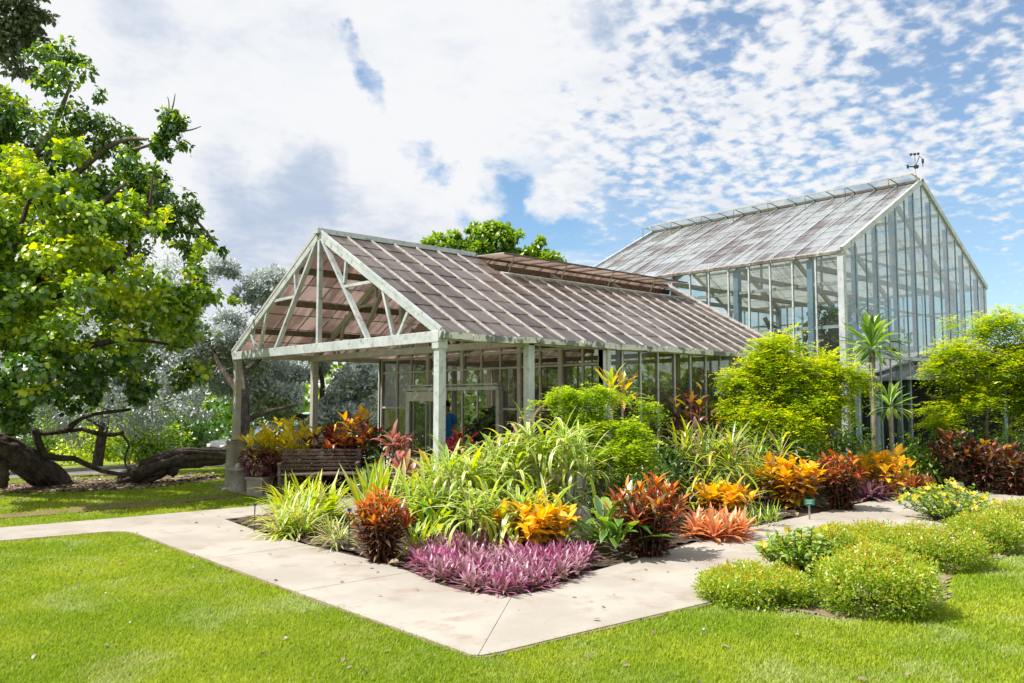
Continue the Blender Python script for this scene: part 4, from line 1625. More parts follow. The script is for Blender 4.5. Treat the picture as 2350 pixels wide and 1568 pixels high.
    tree('silver_tree', b4, 'grey silver tree with dark limbs seen through the porch behind its middle post', 'tree', S2, 44000, TINY, [M['leaf_silver'], M['leaf_silver_dark']],
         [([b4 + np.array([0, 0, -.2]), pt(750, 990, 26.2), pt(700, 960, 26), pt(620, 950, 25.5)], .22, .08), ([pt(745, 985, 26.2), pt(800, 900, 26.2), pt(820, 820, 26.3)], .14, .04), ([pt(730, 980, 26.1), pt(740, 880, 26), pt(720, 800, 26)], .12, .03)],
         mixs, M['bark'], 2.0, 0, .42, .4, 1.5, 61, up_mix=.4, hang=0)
    b5 = np.array([*gp(230, 28)[:2], 0.0])
    b5[2] = ground_z(b5[0], b5[1])
    S3 = blobs_px([(330, 830, 27, 110), (210, 900, 27.5, 90), (390, 920, 27, 75), (80, 900, 28, 100), (300, 940, 27, 60), (430, 640, 27, 70), (380, 720, 27, 90), (30, 340, 24, 45), (100, 960, 28, 50), (180, 800, 28, 140), (300, 700, 28, 120), (40, 780, 29, 150), (200, 960, 28, 70), (400, 850, 28, 90)])
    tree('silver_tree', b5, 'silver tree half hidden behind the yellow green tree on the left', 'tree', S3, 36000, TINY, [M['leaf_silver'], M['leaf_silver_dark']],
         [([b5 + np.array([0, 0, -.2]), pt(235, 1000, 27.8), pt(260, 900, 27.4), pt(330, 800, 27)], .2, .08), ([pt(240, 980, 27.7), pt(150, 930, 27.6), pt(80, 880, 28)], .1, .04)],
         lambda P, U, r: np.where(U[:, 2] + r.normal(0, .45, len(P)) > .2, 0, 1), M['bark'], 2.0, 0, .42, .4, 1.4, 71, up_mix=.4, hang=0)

    # round tree over the ridge of the low house
    b6 = np.array([*gp(1130, 36)[:2], 0.0])
    b6[2] = ground_z(b6[0], b6[1])
    R6 = blobs_px([(1110, 560, 36, 50), (1150, 545, 36, 42), (1060, 580, 36, 42), (1000, 562, 36, 34), (1210, 575, 36, 46), (1255, 598, 36, 34), (1180, 600, 36, 70), (1080, 620, 36, 80), (1180, 680, 36, 90), (1090, 530, 36, 22), (1230, 555, 36, 22), (985, 580, 36, 26), (1120, 535, 36, 40), (1180, 560, 36, 40), (1040, 555, 36, 26), (1290, 612, 36, 20)])
    R6 = clumpy(R6, 8, .42, 8, .7, .62)
    tree('round_tree', b6, 'rounded fresh green tree rising behind the ridge of the low greenhouse', 'tree', R6, 14000, OVAL, [M['leaf_back'], M['leaf_mid']],
         [([b6 + np.array([0, 0, -.2]), pt(1135, 800, 36), pt(1140, 650, 36)], .4, .15)], lambda P, U, r: np.where(U[:, 2] + r.normal(0, .35, len(P)) > -.05, 0, 1), M['twig'], 1.7, 0, .25, .6, 1.0, 81, up_mix=.6, hang=.1)


left_trees()


def bush(name, loc, h, w, label, mats, n, tpls, size, seed, group=None, flat=.9, cat='shrub', nparts=0):
    th = thing(name, loc, label, cat, group)
    rg = np.random.default_rng(seed)
    bl = []
    for k in range(9):
        a = k * 2.4
        r = w * .32 * math.sqrt(k / 9)
        R = w * rg.uniform(.2, .3)
        bl.append((np.array([loc[0] + r * math.cos(a), loc[1] + r * math.sin(a), loc[2] + h * rg.uniform(.35, .8) * (1 - .3 * k / 9)]), (R, R, min(R, h * .35) * flat)))
    mb = MB()
    for k in range(5):
        c = bl[k][0] - np.array(loc)
        mb.tube([(c[0] * .15, c[1] * .15, -.1), tuple(c * .6), tuple(c)], [.03, .022, .012], 5, cap=False)
    mb.build('stem', M['twig'], th, True)
    P, U = crown_points(bl, n, .55, .3, 2.0, seed)
    P[:, 2] = np.maximum(P[:, 2], loc[2] + .03)
    tree_leaves(th, local(th, P), U, tpls, mats, .55, size, nparts, .15, seed, rg.integers(0, len(mats), len(P)))
    return th


def background_green():
    spots = [(345, 1000, 31, 2.0, 3.0, [M['leaf_mid'], M['leaf_sun']], 'bright green bush beyond the road right of the hydrant'),
             (230, 1020, 36, 1.9, 3.4, [M['leaf_sun'], M['leaf_yel']], 'sunny yellow green bush beyond the road left of the hydrant'),
             (110, 1020, 40, 2.6, 4.2, [M['leaf_mid'], M['leaf_sun']], 'green bush beyond the road behind the leaning trunk'),
             (20, 1030, 38, 2.6, 4.0, [M['leaf_deep'], M['leaf_mid']], 'dark green bush beyond the road at the left edge'),
             (425, 1000, 34, 2.2, 3.2, [M['leaf_deep'], M['leaf_mid']], 'deep green bush beyond the road beside the parked car'),
             (600, 1000, 33, 2.1, 3.4, [M['leaf_deep'], M['leaf_mid']], 'deep green bush behind the yellow crotons and the porch'),
             (690, 1005, 36, 1.9, 3.4, [M['leaf_silver_dark'], M['leaf_mid']], 'grey green bush behind the porch next to the white van'),
             (850, 1000, 34, 2.4, 3.4, [M['leaf_mid'], M['leaf_deep']], 'green bush behind the glass corner of the porch')]
    for k, (px, py, d, h, w, mats, lab) in enumerate(spots):
        p = gp(px, d)
        z = float(ground_z(p[0], p[1]))
        bush('bush', (p[0], p[1], z), h, w, lab, mats, 2600, OVAL, 1.1, 100 + k, 'bushes beyond the road')
    # far wood closing the view
    pts, ups, mi = [], [], []
    rg = np.random.default_rng(5)
    for px in np.linspace(-900, 1500, 46):
        d = rg.uniform(60, 78)
        p = gp(px, d)
        R = rg.uniform(3.0, 4.6)
        z = ground_z(p[0], p[1]) + R * .8
        P, U = crown_points([(np.array([p[0], p[1], z]), (R, R, R * 1.05)), (np.array([p[0], p[1], z - R * .6]), (R * 1.1, R * 1.1, R * .8))], 620, .6, .2, .6, rg.integers(1e6))
        pts.append(P)
        ups.append(U)
        mi.append(np.full(len(P), rg.integers(0, 3)))
    for px in np.linspace(1500, 3300, 34):
        d = rg.uniform(60, 80)
        p = gp(px, d)
        R = rg.uniform(1.7, 2.6)
        P, U = crown_points([(np.array([p[0], p[1], R * .6]), (R * 1.6, R * 1.6, R * .95))], 420, .6, .2, .6, rg.integers(1e6))
        pts.append(P)
        ups.append(U)
        mi.append(np.full(len(P), rg.integers(0, 3)))
    P, U, mi = np.concatenate(pts), np.concatenate(ups), np.concatenate(mi)
    n = len(P)
    d = U * .5 + rg.normal(0, .6, (n, 3))
    A = frames(P, d, U + rg.normal(0, .3, (n, 3)), rg.uniform(.7, 1.3, n))
    tp = [leaf_tpl(.7, .5, 2, .5, .2, 'round')]
    o = joined('far_wood', None, A, np.zeros(n, int), tp, mi, [M['leaf_mid'], M['leaf_deep'], M['leaf_sun']])
    tag(o, 'far wood closing the view beyond the road', None, None, 'stuff')


background_green()

# ---- shrubs and small trees of the bed
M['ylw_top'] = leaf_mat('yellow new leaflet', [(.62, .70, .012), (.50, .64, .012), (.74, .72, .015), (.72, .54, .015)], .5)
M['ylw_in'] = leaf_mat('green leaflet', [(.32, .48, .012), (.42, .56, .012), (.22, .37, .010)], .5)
M['feather'] = leaf_mat('bright feathery leaflet', [(.50, .64, .015), (.60, .70, .02), (.38, .54, .015)], .5)
M['feather_in'] = leaf_mat('feathery leaflet', [(.22, .38, .012), (.30, .45, .015), (.14, .27, .012)], .46)
LFLT = [tri_tpl(.085, .032), tri_tpl(.07, .030)]


def spray_tree(name, base, label, cat, blobs, n_spray, per, mats, lines, seed, bark, size=1.0, length=.34, flat=.6, thr=.25, droop=.7):
    """crown of flat feathery sprays: leaflets along short arching twigs"""
    th = thing(name, base, label, cat)
    limbs(th, lines, bark, 7, .1, seed=seed)
    P, U = crown_points(clumpy(blobs, 10, .52, seed, .7, .66), n_spray, .45, .25, 2.6, seed)
    rg = np.random.default_rng(seed)
    n = len(P)
    d = U * .8 + rg.normal(0, .4, (n, 3))
    d[:, 2] = d[:, 2] * .5 + rg.uniform(-.05, .35, n)
    d /= np.linalg.norm(d, axis=1, keepdims=True)
    side = np.cross(d, UP[None])
    side /= np.linalg.norm(side, axis=1, keepdims=True) + 1e-6
    t = np.linspace(.1, 1, per // 2)
    PP, DD, MI = [], [], []
    L = length * rg.uniform(.7, 1.25, n)
    young = (U[:, 2] + rg.normal(0, .3, n)) > thr
    for tt in t:
        base_p = P + d * (L * tt)[:, None] - UP[None] * (droop * L * tt ** 2 * .5)[:, None]
        for sg in (-1, 1):
            q = side * sg + d * .55 + rg.normal(0, .18, (n, 3)) - UP[None] * .15
            PP.append(base_p + rg.normal(0, .01, (n, 3)))
            DD.append(q)
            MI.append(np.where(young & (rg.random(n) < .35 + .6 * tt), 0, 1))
    PP, DD, MI = np.concatenate(PP), np.concatenate(DD), np.concatenate(MI)
    A = frames(PP, DD, np.repeat(UP[None], len(PP), 0) + rg.normal(0, .25, (len(PP), 3)), size * rg.uniform(.7, 1.2, len(PP)))
    A[:, :3, 3] -= np.array(th.location)[None]
    leafset(th, A, LFLT, mats, MI, 0, rest='crown')
    return th


def bed_trees():
    D = 15.2
    b = gp(1825, D)
    B = blobs_px([(1750, 835, D, 55), (1820, 800, D, 55), (1765, 795, D, 30), (1890, 830, D, 52), (1940, 872, D, 42), (1705, 880, D, 46), (1830, 900, D, 95), (1725, 950, D - .3, 55), (1900, 930, D, 65), (1820, 985, D - .3, 60), (1680, 940, D, 32), (1950, 930, D, 34), (1850, 1030, D - .2, 40)], .8)
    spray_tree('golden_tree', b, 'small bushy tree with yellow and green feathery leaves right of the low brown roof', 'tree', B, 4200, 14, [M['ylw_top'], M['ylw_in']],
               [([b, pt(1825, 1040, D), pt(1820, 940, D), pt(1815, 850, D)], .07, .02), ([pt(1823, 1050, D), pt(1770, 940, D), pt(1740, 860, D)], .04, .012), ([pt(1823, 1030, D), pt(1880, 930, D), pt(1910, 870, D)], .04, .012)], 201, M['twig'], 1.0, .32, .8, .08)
    D = 16.8
    b = gp(2265, D)
    B = blobs_px([(2225, 755, D, 45), (2290, 742, D, 42), (2200, 815, D, 52), (2285, 830, D, 75), (2170, 860, D, 42), (2350, 800, D, 60), (2250, 915, D, 62), (2340, 900, D, 60), (2175, 935, D, 45), (2420, 830, D, 80), (2330, 735, D, 30), (2160, 970, D - .2, 30), (2290, 960, D, 50), (2390, 930, D, 60), (2420, 740, D, 50)], .75)
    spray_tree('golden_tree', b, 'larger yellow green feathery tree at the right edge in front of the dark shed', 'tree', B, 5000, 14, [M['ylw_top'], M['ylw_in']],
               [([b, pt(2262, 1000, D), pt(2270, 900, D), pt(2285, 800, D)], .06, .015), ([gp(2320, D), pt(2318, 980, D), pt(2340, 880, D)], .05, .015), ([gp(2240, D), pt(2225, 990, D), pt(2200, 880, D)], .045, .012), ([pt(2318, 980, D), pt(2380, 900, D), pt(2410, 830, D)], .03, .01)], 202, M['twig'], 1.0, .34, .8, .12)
    D = 11.7
    b = gp(1375, D)
    B = blobs_px([(1300, 915, D, 46), (1370, 905, D, 46), (1435, 925, D, 42), (1275, 950, D, 38), (1350, 960, D, 60), (1440, 985, D - .4, 50), (1450, 1030, D - .6, 48), (1390, 1045, D - .5, 52), (1320, 1000, D - .2, 52), (1500, 960, D, 22), (1400, 990, D, 50), (1470, 1060, D - .5, 40), (1245, 930, D, 24), (1480, 930, D - .2, 24)], .42)
    spray_tree('feathery_shrub', b, 'bright lime feathery shrub in front of the second porch post', 'shrub', B, 1300, 22, [M['feather'], M['feather_in']],
               [([b, pt(1378, 1080, D), pt(1372, 1000, D), pt(1350, 930, D)], .035, .012), ([pt(1378, 1090, D), pt(1430, 1010, D - .2), pt(1450, 960, D - .2)], .025, .01), ([pt(1377, 1080, D), pt(1320, 1000, D), pt(1290, 940, D)], .025, .01)], 203, M['twig'], .70, .24, .5, -.2, 1.3)


bed_trees()

# ---- crotons
M['or_new'] = leaf_mat('orange croton leaf', [(.85, .46, .012), (.88, .34, .012), (.80, .56, .02), (.90, .40, .01)], .38, gloss=.04, mid=(.85, .66, .04))
M['or_old'] = leaf_mat('old orange croton leaf', [(.55, .22, .03), (.66, .34, .02), (.30, .10, .03), (.44, .34, .03), (.62, .34, .16)], .34, gloss=.05, mid=(.62, .34, .03))
M['ye_new'] = leaf_mat('yellow croton leaf', [(.76, .60, .02), (.62, .56, .03), (.80, .50, .02)], .38, gloss=.04, mid=(.8, .7, .05))
M['ye_old'] = leaf_mat('old yellow croton leaf', [(.46, .44, .03), (.30, .34, .03), (.52, .26, .03), (.18, .24, .02)], .34, gloss=.05, mid=(.5, .42, .03))
M['rd_new'] = leaf_mat('red orange croton leaf', [(.58, .09, .012), (.74, .26, .012), (.46, .04, .015), (.76, .42, .02)], .36, gloss=.04, mid=(.82, .34, .02))
M['rd_mid'] = leaf_mat('red croton leaf', [(.28, .025, .02), (.48, .14, .015), (.17, .02, .022), (.36, .05, .03), (.46, .34, .03), (.22, .03, .03), (.20, .22, .03)], .32, gloss=.05, mid=(.46, .09, .02))
M['rd_old'] = leaf_mat('dark croton leaf', [(.085, .018, .022), (.14, .05, .022), (.06, .06, .018), (.12, .022, .03)], .28, gloss=.06, mid=(.18, .035, .02))
M['mar_new'] = leaf_mat('maroon croton leaf', [(.34, .07, .022), (.56, .34, .02), (.20, .04, .03), (.66, .50, .02)], .34, gloss=.05)
M['mar_old'] = leaf_mat('dark maroon croton leaf', [(.085, .02, .024), (.15, .035, .026), (.055, .04, .018), (.20, .08, .02)], .28, gloss=.06)
M['cole'] = leaf_mat('burgundy leaf', [(.11, .012, .025), (.16, .022, .03), (.06, .010, .018)], .3, gloss=.06)
M['ti_pink'] = leaf_mat('pink ti leaf', [(.62, .38, .32), (.55, .20, .16), (.42, .08, .06), (.66, .52, .44)], .38, base=(.28, .05, .03))
M['ti_red'] = leaf_mat('red ti leaf', [(.34, .03, .07), (.22, .02, .05), (.40, .10, .05), (.48, .36, .03)], .35)
M['sp_green'] = leaf_mat('strap leaf', [(.20, .40, .02), (.28, .46, .025), (.15, .31, .02)], .45, edge=(.60, .64, .24), edge_at=.62)
M['sp_cream'] = leaf_mat('cream striped strap leaf', [(.34, .48, .03), (.46, .54, .05), (.24, .40, .02)], .46, edge=(.78, .78, .44), edge_at=.42)
M['sp_yel'] = leaf_mat('yellow strap leaf', [(.58, .62, .02), (.46, .58, .02), (.68, .62, .05)], .47)
M['sp_lime'] = leaf_mat('lime blade', [(.48, .60, .012), (.38, .54, .012), (.60, .62, .02)], .5)
M['sp_dark'] = leaf_mat('dark green strap leaf', [(.06, .17, .02), (.10, .22, .025), (.04, .11, .015)], .36, edge=(.24, .36, .06), edge_at=.75, gloss=.08)
M['sp_wide'] = leaf_mat('broad green leaf', [(.18, .42, .02), (.26, .48, .025)], .45, edge=(.42, .50, .14), edge_at=.7, gloss=.07)
M['sp_peach'] = leaf_mat('peach blade', [(.82, .38, .16), (.76, .26, .09), (.86, .54, .26), (.56, .15, .08)], .4, base=(.5, .16, .09))
M['sp_purple'] = leaf_mat('purple blade', [(.46, .09, .25), (.58, .20, .38), (.32, .07, .17), (.62, .38, .48), (.24, .13, .10)], .36, base=(.22, .12, .09))
M['dry'] = leaf_mat('dry strap leaf', [(.42, .34, .18), (.34, .25, .13), (.52, .44, .26)], .3)
STRAP = [leaf_tpl(.62, .050, 6, dr, .3, 'strap') for dr in (.5, 1.1, 1.7, 2.2)]
STRAPN = [leaf_tpl(.50, .030, 5, dr, .35, 'strap') for dr in (.25, .6, 1.1, 1.5)]
STRAPW = [leaf_tpl(.55, .105, 6, dr, .3, 'spoon') for dr in (.4, 1.0, 1.6)]
SWORD = [leaf_tpl(.70, .055, 5, dr, .35, 'strap') for dr in (.03, .12, .25)]
BLADE = [leaf_tpl(.20, .030, 3, dr, .4, 'strap') for dr in (.1, .4, .8)]
PALM = [leaf_tpl(.62, .10, 6, dr, .3, 'spoon') for dr in (.15, .5, 1.0)]


def bedz(p):
    return (p[0], p[1], .03)


def at_bed(px, py):
    p = at(px, py)
    return (float(p[0]), float(p[1]), .03)


def crotons():
    OR, RD, YE, MA = [M['or_new'], M['or_old']], [M['rd_new'], M['rd_mid'], M['rd_old']], [M['ye_new'], M['ye_old']], [M['mar_new'], M['mar_old']]
    G1, G2, G3, G4 = 'orange crotons along the bed', 'red crotons in the bed', 'crotons standing in the porch', 'maroon crotons across the path'

    def c(px, base, top, wpx, label, mats, split, group, tpl=CROTON, scale=1.0, n=170, d=None, parts=150, low=.12, st=13):
        p = at_bed(px, base) if d is None else gp(px, d, .03)
        h = zat(p, top) - .03
        w = wpx / ppm(p)
        croton('croton', p, h, w, label, 'croton', mats, split, n, tpl, scale, group, parts, st, low)
    c(876, 1292, 1112, 135, 'tall narrow croton with orange red top at the left bed edge', RD, (.76, .46), G2, CROTON_NARROW, .98, 520, None, 260, .0, 24)
    c(945, 1238, 1150, 95, 'low dark croton tucked behind the tall narrow orange red one', [M['rd_mid'], M['rd_old']], (.7,), G2, CROTON_NARROW, 1.0, 110, None, 100)
    c(1228, 1278, 1140, 195, 'orange yellow croton just behind the purple ground cover', OR, (.50,), G1, CROTON_WIDE, 1.0, 190, None, 190, .2, 14)
    c(1490, 1278, 1082, 190, 'large dark red croton at the middle of the right bed edge', RD, (.82, .48), G2, CROTON_NARROW, 1.05, 640, None, 300, .0, 30)
    c(1660, 1196, 1096, 150, 'yellow orange croton behind the peach bromeliads', OR, (.52,), G1, CROTON_WIDE, 1.0, 150, None, 150, .2)
    c(1820, 1172, 1036, 158, 'biggest orange croton, behind the small green sign', OR, (.55,), G1, CROTON_WIDE, 1.05, 210, None, 200, .12, 15)
    c(1932, 1172, 1020, 120, 'red brown croton between two orange ones beside the path', [M['rd_new'], M['rd_mid'], M['rd_old']], (.88, .55), G2, CROTON, .92, 300, None, 220, .0, 18)
    c(1898, 1112, 1000, 70, 'small orange croton rising behind the red brown one', OR, (.5,), G1, CROTON, 1.0, 70, None, 60)
    c(2032, 1146, 1026, 125, 'orange croton farthest along the path beside the second peach clump', OR, (.52,), G1, CROTON_WIDE, 1.0, 170, None, 150, .12)
    c(2178, 1085, 985, 110, 'brown maroon croton under the right feathery tree', MA, (.98,), G4, CROTON, 1.1, 150, 15.9, 130)
    c(2245, 1105, 1000, 110, 'maroon croton with yellow tips in the middle of its row', MA, (.90,), G4, CROTON, 1.1, 190, 15.7, 150)
    c(2320, 1132, 1010, 150, 'dark croton with red and yellow tips at the right edge', MA, (.84,), G4, CROTON, 1.1, 260, 15.4, 200, .05, 15)
    c(1588, 1100, 872, 135, 'tall dark croton against the glass wall of the low greenhouse', [M['mar_new'], M['mar_old'], M['leaf_deep']], (.85, .5), None, CROTON, 1.2, 220, 14.3, 160, .1, 15)
    c(630, 1100, 944, 135, 'yellow croton farthest left in the porch behind the pots', YE, (.50,), G3, CROTON, 1.25, 260, 16.2, 180, .05, 18)
    c(690, 1090, 958, 135, 'yellow green croton behind the left half of the bench', YE, (.56,), G3, CROTON, 1.25, 250, 16.0, 170, .05, 18)
    c(752, 1090, 978, 110, 'burgundy croton behind the middle of the bench', [M['cole'], M['rd_old']], (.6,), G3, CROTON, 1.2, 220, 15.9, 140, .05, 16)
    c(812, 1090, 922, 140, 'tall orange topped croton behind the right end of the bench', [M['or_new'], M['rd_mid'], M['rd_old']], (.82, .55), G3, CROTON, 1.3, 340, 15.6, 200, .03, 20)
    c(880, 1090, 975, 70, 'dark leafy croton beside the glass corner of the porch', [M['leaf_deep'], M['rd_old']], (.5,), G3, CROTON, 1.0, 110, 15.4, 90)
    c(1052, 1090, 975, 90, 'crimson croton with a yellow patch in front of the doorway', [M['ti_red'], M['rd_mid'], M['rd_old']], (.6, .3), None, CROTON, 1.05, 130, 12.6, 120)
    c(985, 1110, 1040, 80, 'low green and orange croton left of the front porch post', [M['ye_old'], M['rd_old']], (.5,), None, CROTON, 1.0, 100, 12.2, 90)


crotons()


def strappy():
    def pos(px, base=None, d=None):
        return at_bed(px, base) if d is None else gp(px, d, .03)
    clump('lime_clump', pos(700, 1205), 'lime yellow clump of sword leaves at the left tip of the bed', 'clump plant', 260, STRAPN, [M['sp_lime'], M['sp_lime'], M['sp_yel']], (.45, 1.4), .2, 1.30, None, 240, 9, .50)
    clump('striped_clump', pos(680, 1232), 'pale striped clump drooping in front of the lime yellow one', 'clump plant', 190, STRAPN, [M['sp_cream'], M['sp_green'], M['sp_yel']], (.15, 1.3), .2, 1.0, None, 180, 5, .30)
    clump('striped_clump', pos(778, 1262), 'small pale striped clump left of the tall orange red croton', 'clump plant', 80, STRAPN, [M['sp_cream'], M['sp_green'], M['dry']], (.15, 1.3), .2, .72, None, 80, 2, .14)
    clump('sword_clump', pos(868, None, 11.0), 'stiff upright clump of yellow green swords right of the bench', 'clump plant', 60, SWORD, [M['sp_yel'], M['sp_green'], M['sp_cream']], (.95, 1.5), .2, 1.25, None, 60, 5, .22)
    # arching dracaenas on canes: one thing per cluster of canes
    G = 'striped arching dracaenas in the middle of the bed'
    for k, (px, d, top, n, cr, crr, lab, zz) in enumerate([
            (975, 10.9, 1065, 230, 9, .42, 'leftmost arching striped dracaena, low beside the front porch post', (.25, .62)),
            (1065, 10.4, 1035, 260, 10, .45, 'arching striped dracaena in front of the front porch post', (.3, .8)),
            (1165, 10.6, 985, 300, 12, .50, 'tall arching yellow striped dracaena, centre of the bed', (.4, 1.15)),
            (1275, 10.5, 985, 290, 11, .42, 'tall arching dracaena just left of the lime feathery shrub', (.4, 1.2)),
            (1120, 9.6, 1120, 150, 6, .40, 'lower arching striped dracaena above the dark flat rock', (.2, .45)),
            (1225, 9.7, 1110, 110, 5, .34, 'low arching dracaena behind the orange croton', (.2, .45))]):
        m = [M['sp_cream'], M['sp_green'], M['sp_yel'], M['sp_green'], M['sp_lime'], M['sp_green']]
        clump('striped_dracaena', pos(px, None, d), lab, 'dracaena', n, STRAP, m, (-.1, 1.35), .2, .85, G, 200, cr, crr, zz, None, [])
    clump('upright_yellow_plant', pos(1215, None, 10.9), 'upright yellow shoot standing above the arching dracaenas by the second post', 'dracaena', 34, STRAP, [M['sp_yel'], M['sp_lime']], (.3, 1.45), .2, .8, None, 34, 2, .15, (.75, 1.0), None, [])
    clump('birds_nest_plant', pos(1012, 1252), 'broad glossy green rosette between the red croton and the purple ground cover', 'rosette plant', 26, STRAPW, [M['sp_wide'], M['sp_lime']], (.5, 1.4), .2, .95, None, 26, 2, .16)
    clump('grassy_plant', pos(965, 1285), 'thin arching grassy plant beside the dark base of the red croton', 'grassy plant', 46, STRAPN, [M['sp_yel'], M['dry'], M['sp_green']], (.35, 1.3), .2, 1.0, None, 46, 2, .12)
    clump('broad_strap_plant', pos(1402, 1276), 'broad green strap leaved plant drooping onto the path edge', 'strap plant', 44, STRAPW, [M['sp_dark'], M['sp_wide']], (.25, 1.3), .2, 1.18, None, 44, 3, .16, .1)
    clump('striped_clump', pos(1430, None, 10.4), 'pale pinkish striped clump behind the broad strap plant', 'clump plant', 70, STRAPN, [M['sp_cream'], M['sp_green'], M['sp_peach']], (.2, 1.3), .2, 1.0, None, 60, 3, .2, .15)
    # spiky pandanus masses
    G2 = 'spiky screw pines in the middle of the bed'
    for px, d, n, sc, lab, zz in [(1565, 13.3, 170, 1.25, 'dark stemmed spiky screw pine left of the pair', (.2, .8)), (1640, 13.2, 230, 1.3, 'broad spiky screw pine in front of the golden tree', (.3, .9)),
                                  (1735, 14.0, 200, 1.3, 'spiky screw pine under the golden tree, right of the broad one', (.3, .8)), (1640, 12.6, 90, 1.2, 'low drooping pale screw pine leaves above the yellow croton', .15)]:
        clump('screw_pine', pos(px, None, d), lab, 'screw pine', n, STRAPN, [M['sp_green'], M['sp_yel'], M['sp_dark'], M['dry']], (-.2, 1.35), .25, sc, G2, 170, 8, .52, zz, None, [])
    # low bromeliads and mats
    G3 = 'peach bromeliads by the path'
    clump('peach_bromeliad', pos(1645, 1238), 'large peach orange bromeliad clump spilling over the path edge', 'bromeliad', 330, BLADE, [M['sp_peach']], (.1, 1.4), .1, 1.45, G3, 300, 14, .40, .03)
    clump('peach_bromeliad', pos(2100, 1126), 'smaller peach bromeliad clump at the far end of the path', 'bromeliad', 200, BLADE, [M['sp_peach']], (.1, 1.35), .1, 1.5, G3, 150, 9, .36, .03)
    M['sp_dusk'] = leaf_mat('dusky purple blade', [(.34, .12, .22), (.26, .10, .15), (.44, .24, .32), (.20, .12, .11)], .34)
    clump('purple_bromeliad', pos(2003, 1150), 'dusky purple bromeliad clump beside the path by the orange croton', 'bromeliad', 150, BLADE, [M['sp_dusk']], (.1, 1.3), .1, 1.5, None, 120, 6, .25, .03)
    clump('pink_bromeliad', pos(2125, 1085), 'pinkish bromeliad clump behind the far peach one', 'bromeliad', 140, BLADE, [M['sp_purple'], M['sp_peach']], (.1, 1.3), .1, 1.6, None, 100, 6, .35, .18)
    clump('blade_tuft', pos(1728, 1222), 'small green blade tuft left of the green sign', 'clump plant', 34, SWORD, [M['sp_dark'], M['sp_lime']], (.6, 1.4), .1, .42, 'small green blade tufts', 34, 3, .10)
    clump('blade_tuft', pos(1770, 1210), 'small green blade tuft close to the green sign', 'clump plant', 30, SWORD, [M['sp_dark'], M['sp_lime']], (.6, 1.4), .1, .40, 'small green blade tufts', 30, 3, .10)
    # ti plants in the porch
    for px, d, top, mats, n, lab in [(915, 13.4, 985, [M['ti_pink']], 40, 'pink and cream ti plant right of the bench'), (935, 12.9, 1050, [M['ti_red'], M['ti_pink']], 34, 'red ti plant below the pink one')]:
        p = pos(px, None, d)
        clump('ti_plant', p, lab, 'ti plant', n, STRAPW, mats, (.2, 1.45), .1, .72, None, n, 3, .16, (zat(p, top) - .50, zat(p, top) - .32), None, [])
    p = pos(1135, None, 12.7)
    clump('grassy_plant', p, 'spiky green plant standing right of the doorway', 'grassy plant', 70, STRAPN, [M['sp_green'], M['sp_dark']], (.3, 1.45), .1, 1.1, None, 60, 3, .16, (.55, .8), None, [])
    p = pos(1095, None, 12.3)
    clump('broad_strap_plant', p, 'broad green leaves between the crimson croton and the dracaenas', 'strap plant', 36, STRAPW, [M['sp_wide'], M['sp_dark']], (.2, 1.4), .1, .9, None, 36, 3, .25, (.4, .65), None, [])
    # cordyline with yellow leaves behind the lime shrub
    p = pos(1428, None, 13.1)
    z1 = zat(p, 905)
    clump('yellow_cordyline', p, 'yellow and bronze cordyline head above the lime feathery shrub', 'cordyline', 46, PALM, [M['sp_yel'], M['or_old'], M['ye_new'], M['sp_green']], (-.3, 1.4), .1, .75, None, 46, 2, .25, (z1 - .1, z1), None, [])
    # the palm-like dracaena and its smaller neighbour
    for px, d, cy_, n, sc, lab in [(2003, 16.3, 782, 70, 1.15, 'palm like dracaena on a tall bare stem before the tall glass gable'), (2040, 15.6, 915, 34, .8, 'shorter dracaena right of the tall stemmed one')]:
        p = gp(px, d)
        zc = zat(p, cy_ + 20)
        th = thing('palm_dracaena', p, lab, 'dracaena')
        MB().tube([(0, 0, -.05), (.02, .01, zc * .5), (0, 0, zc)], [.058 * sc, .045 * sc, .05 * sc], 9, .08, 3).build('stem', M['palebark'], th, True)
        pp, dd = rosette((0, 0, zc - .02), n, -.35, 1.45, .04)
        A = frames(pp, dd, np.repeat(UP[None], n, 0), sc * rnd(.8, 1.1, n))
        leafset(th, A, PALM, [M['sp_wide'], M['sp_dark'], M['sp_green']], RNG.integers(0, 3, n), n)


strappy()


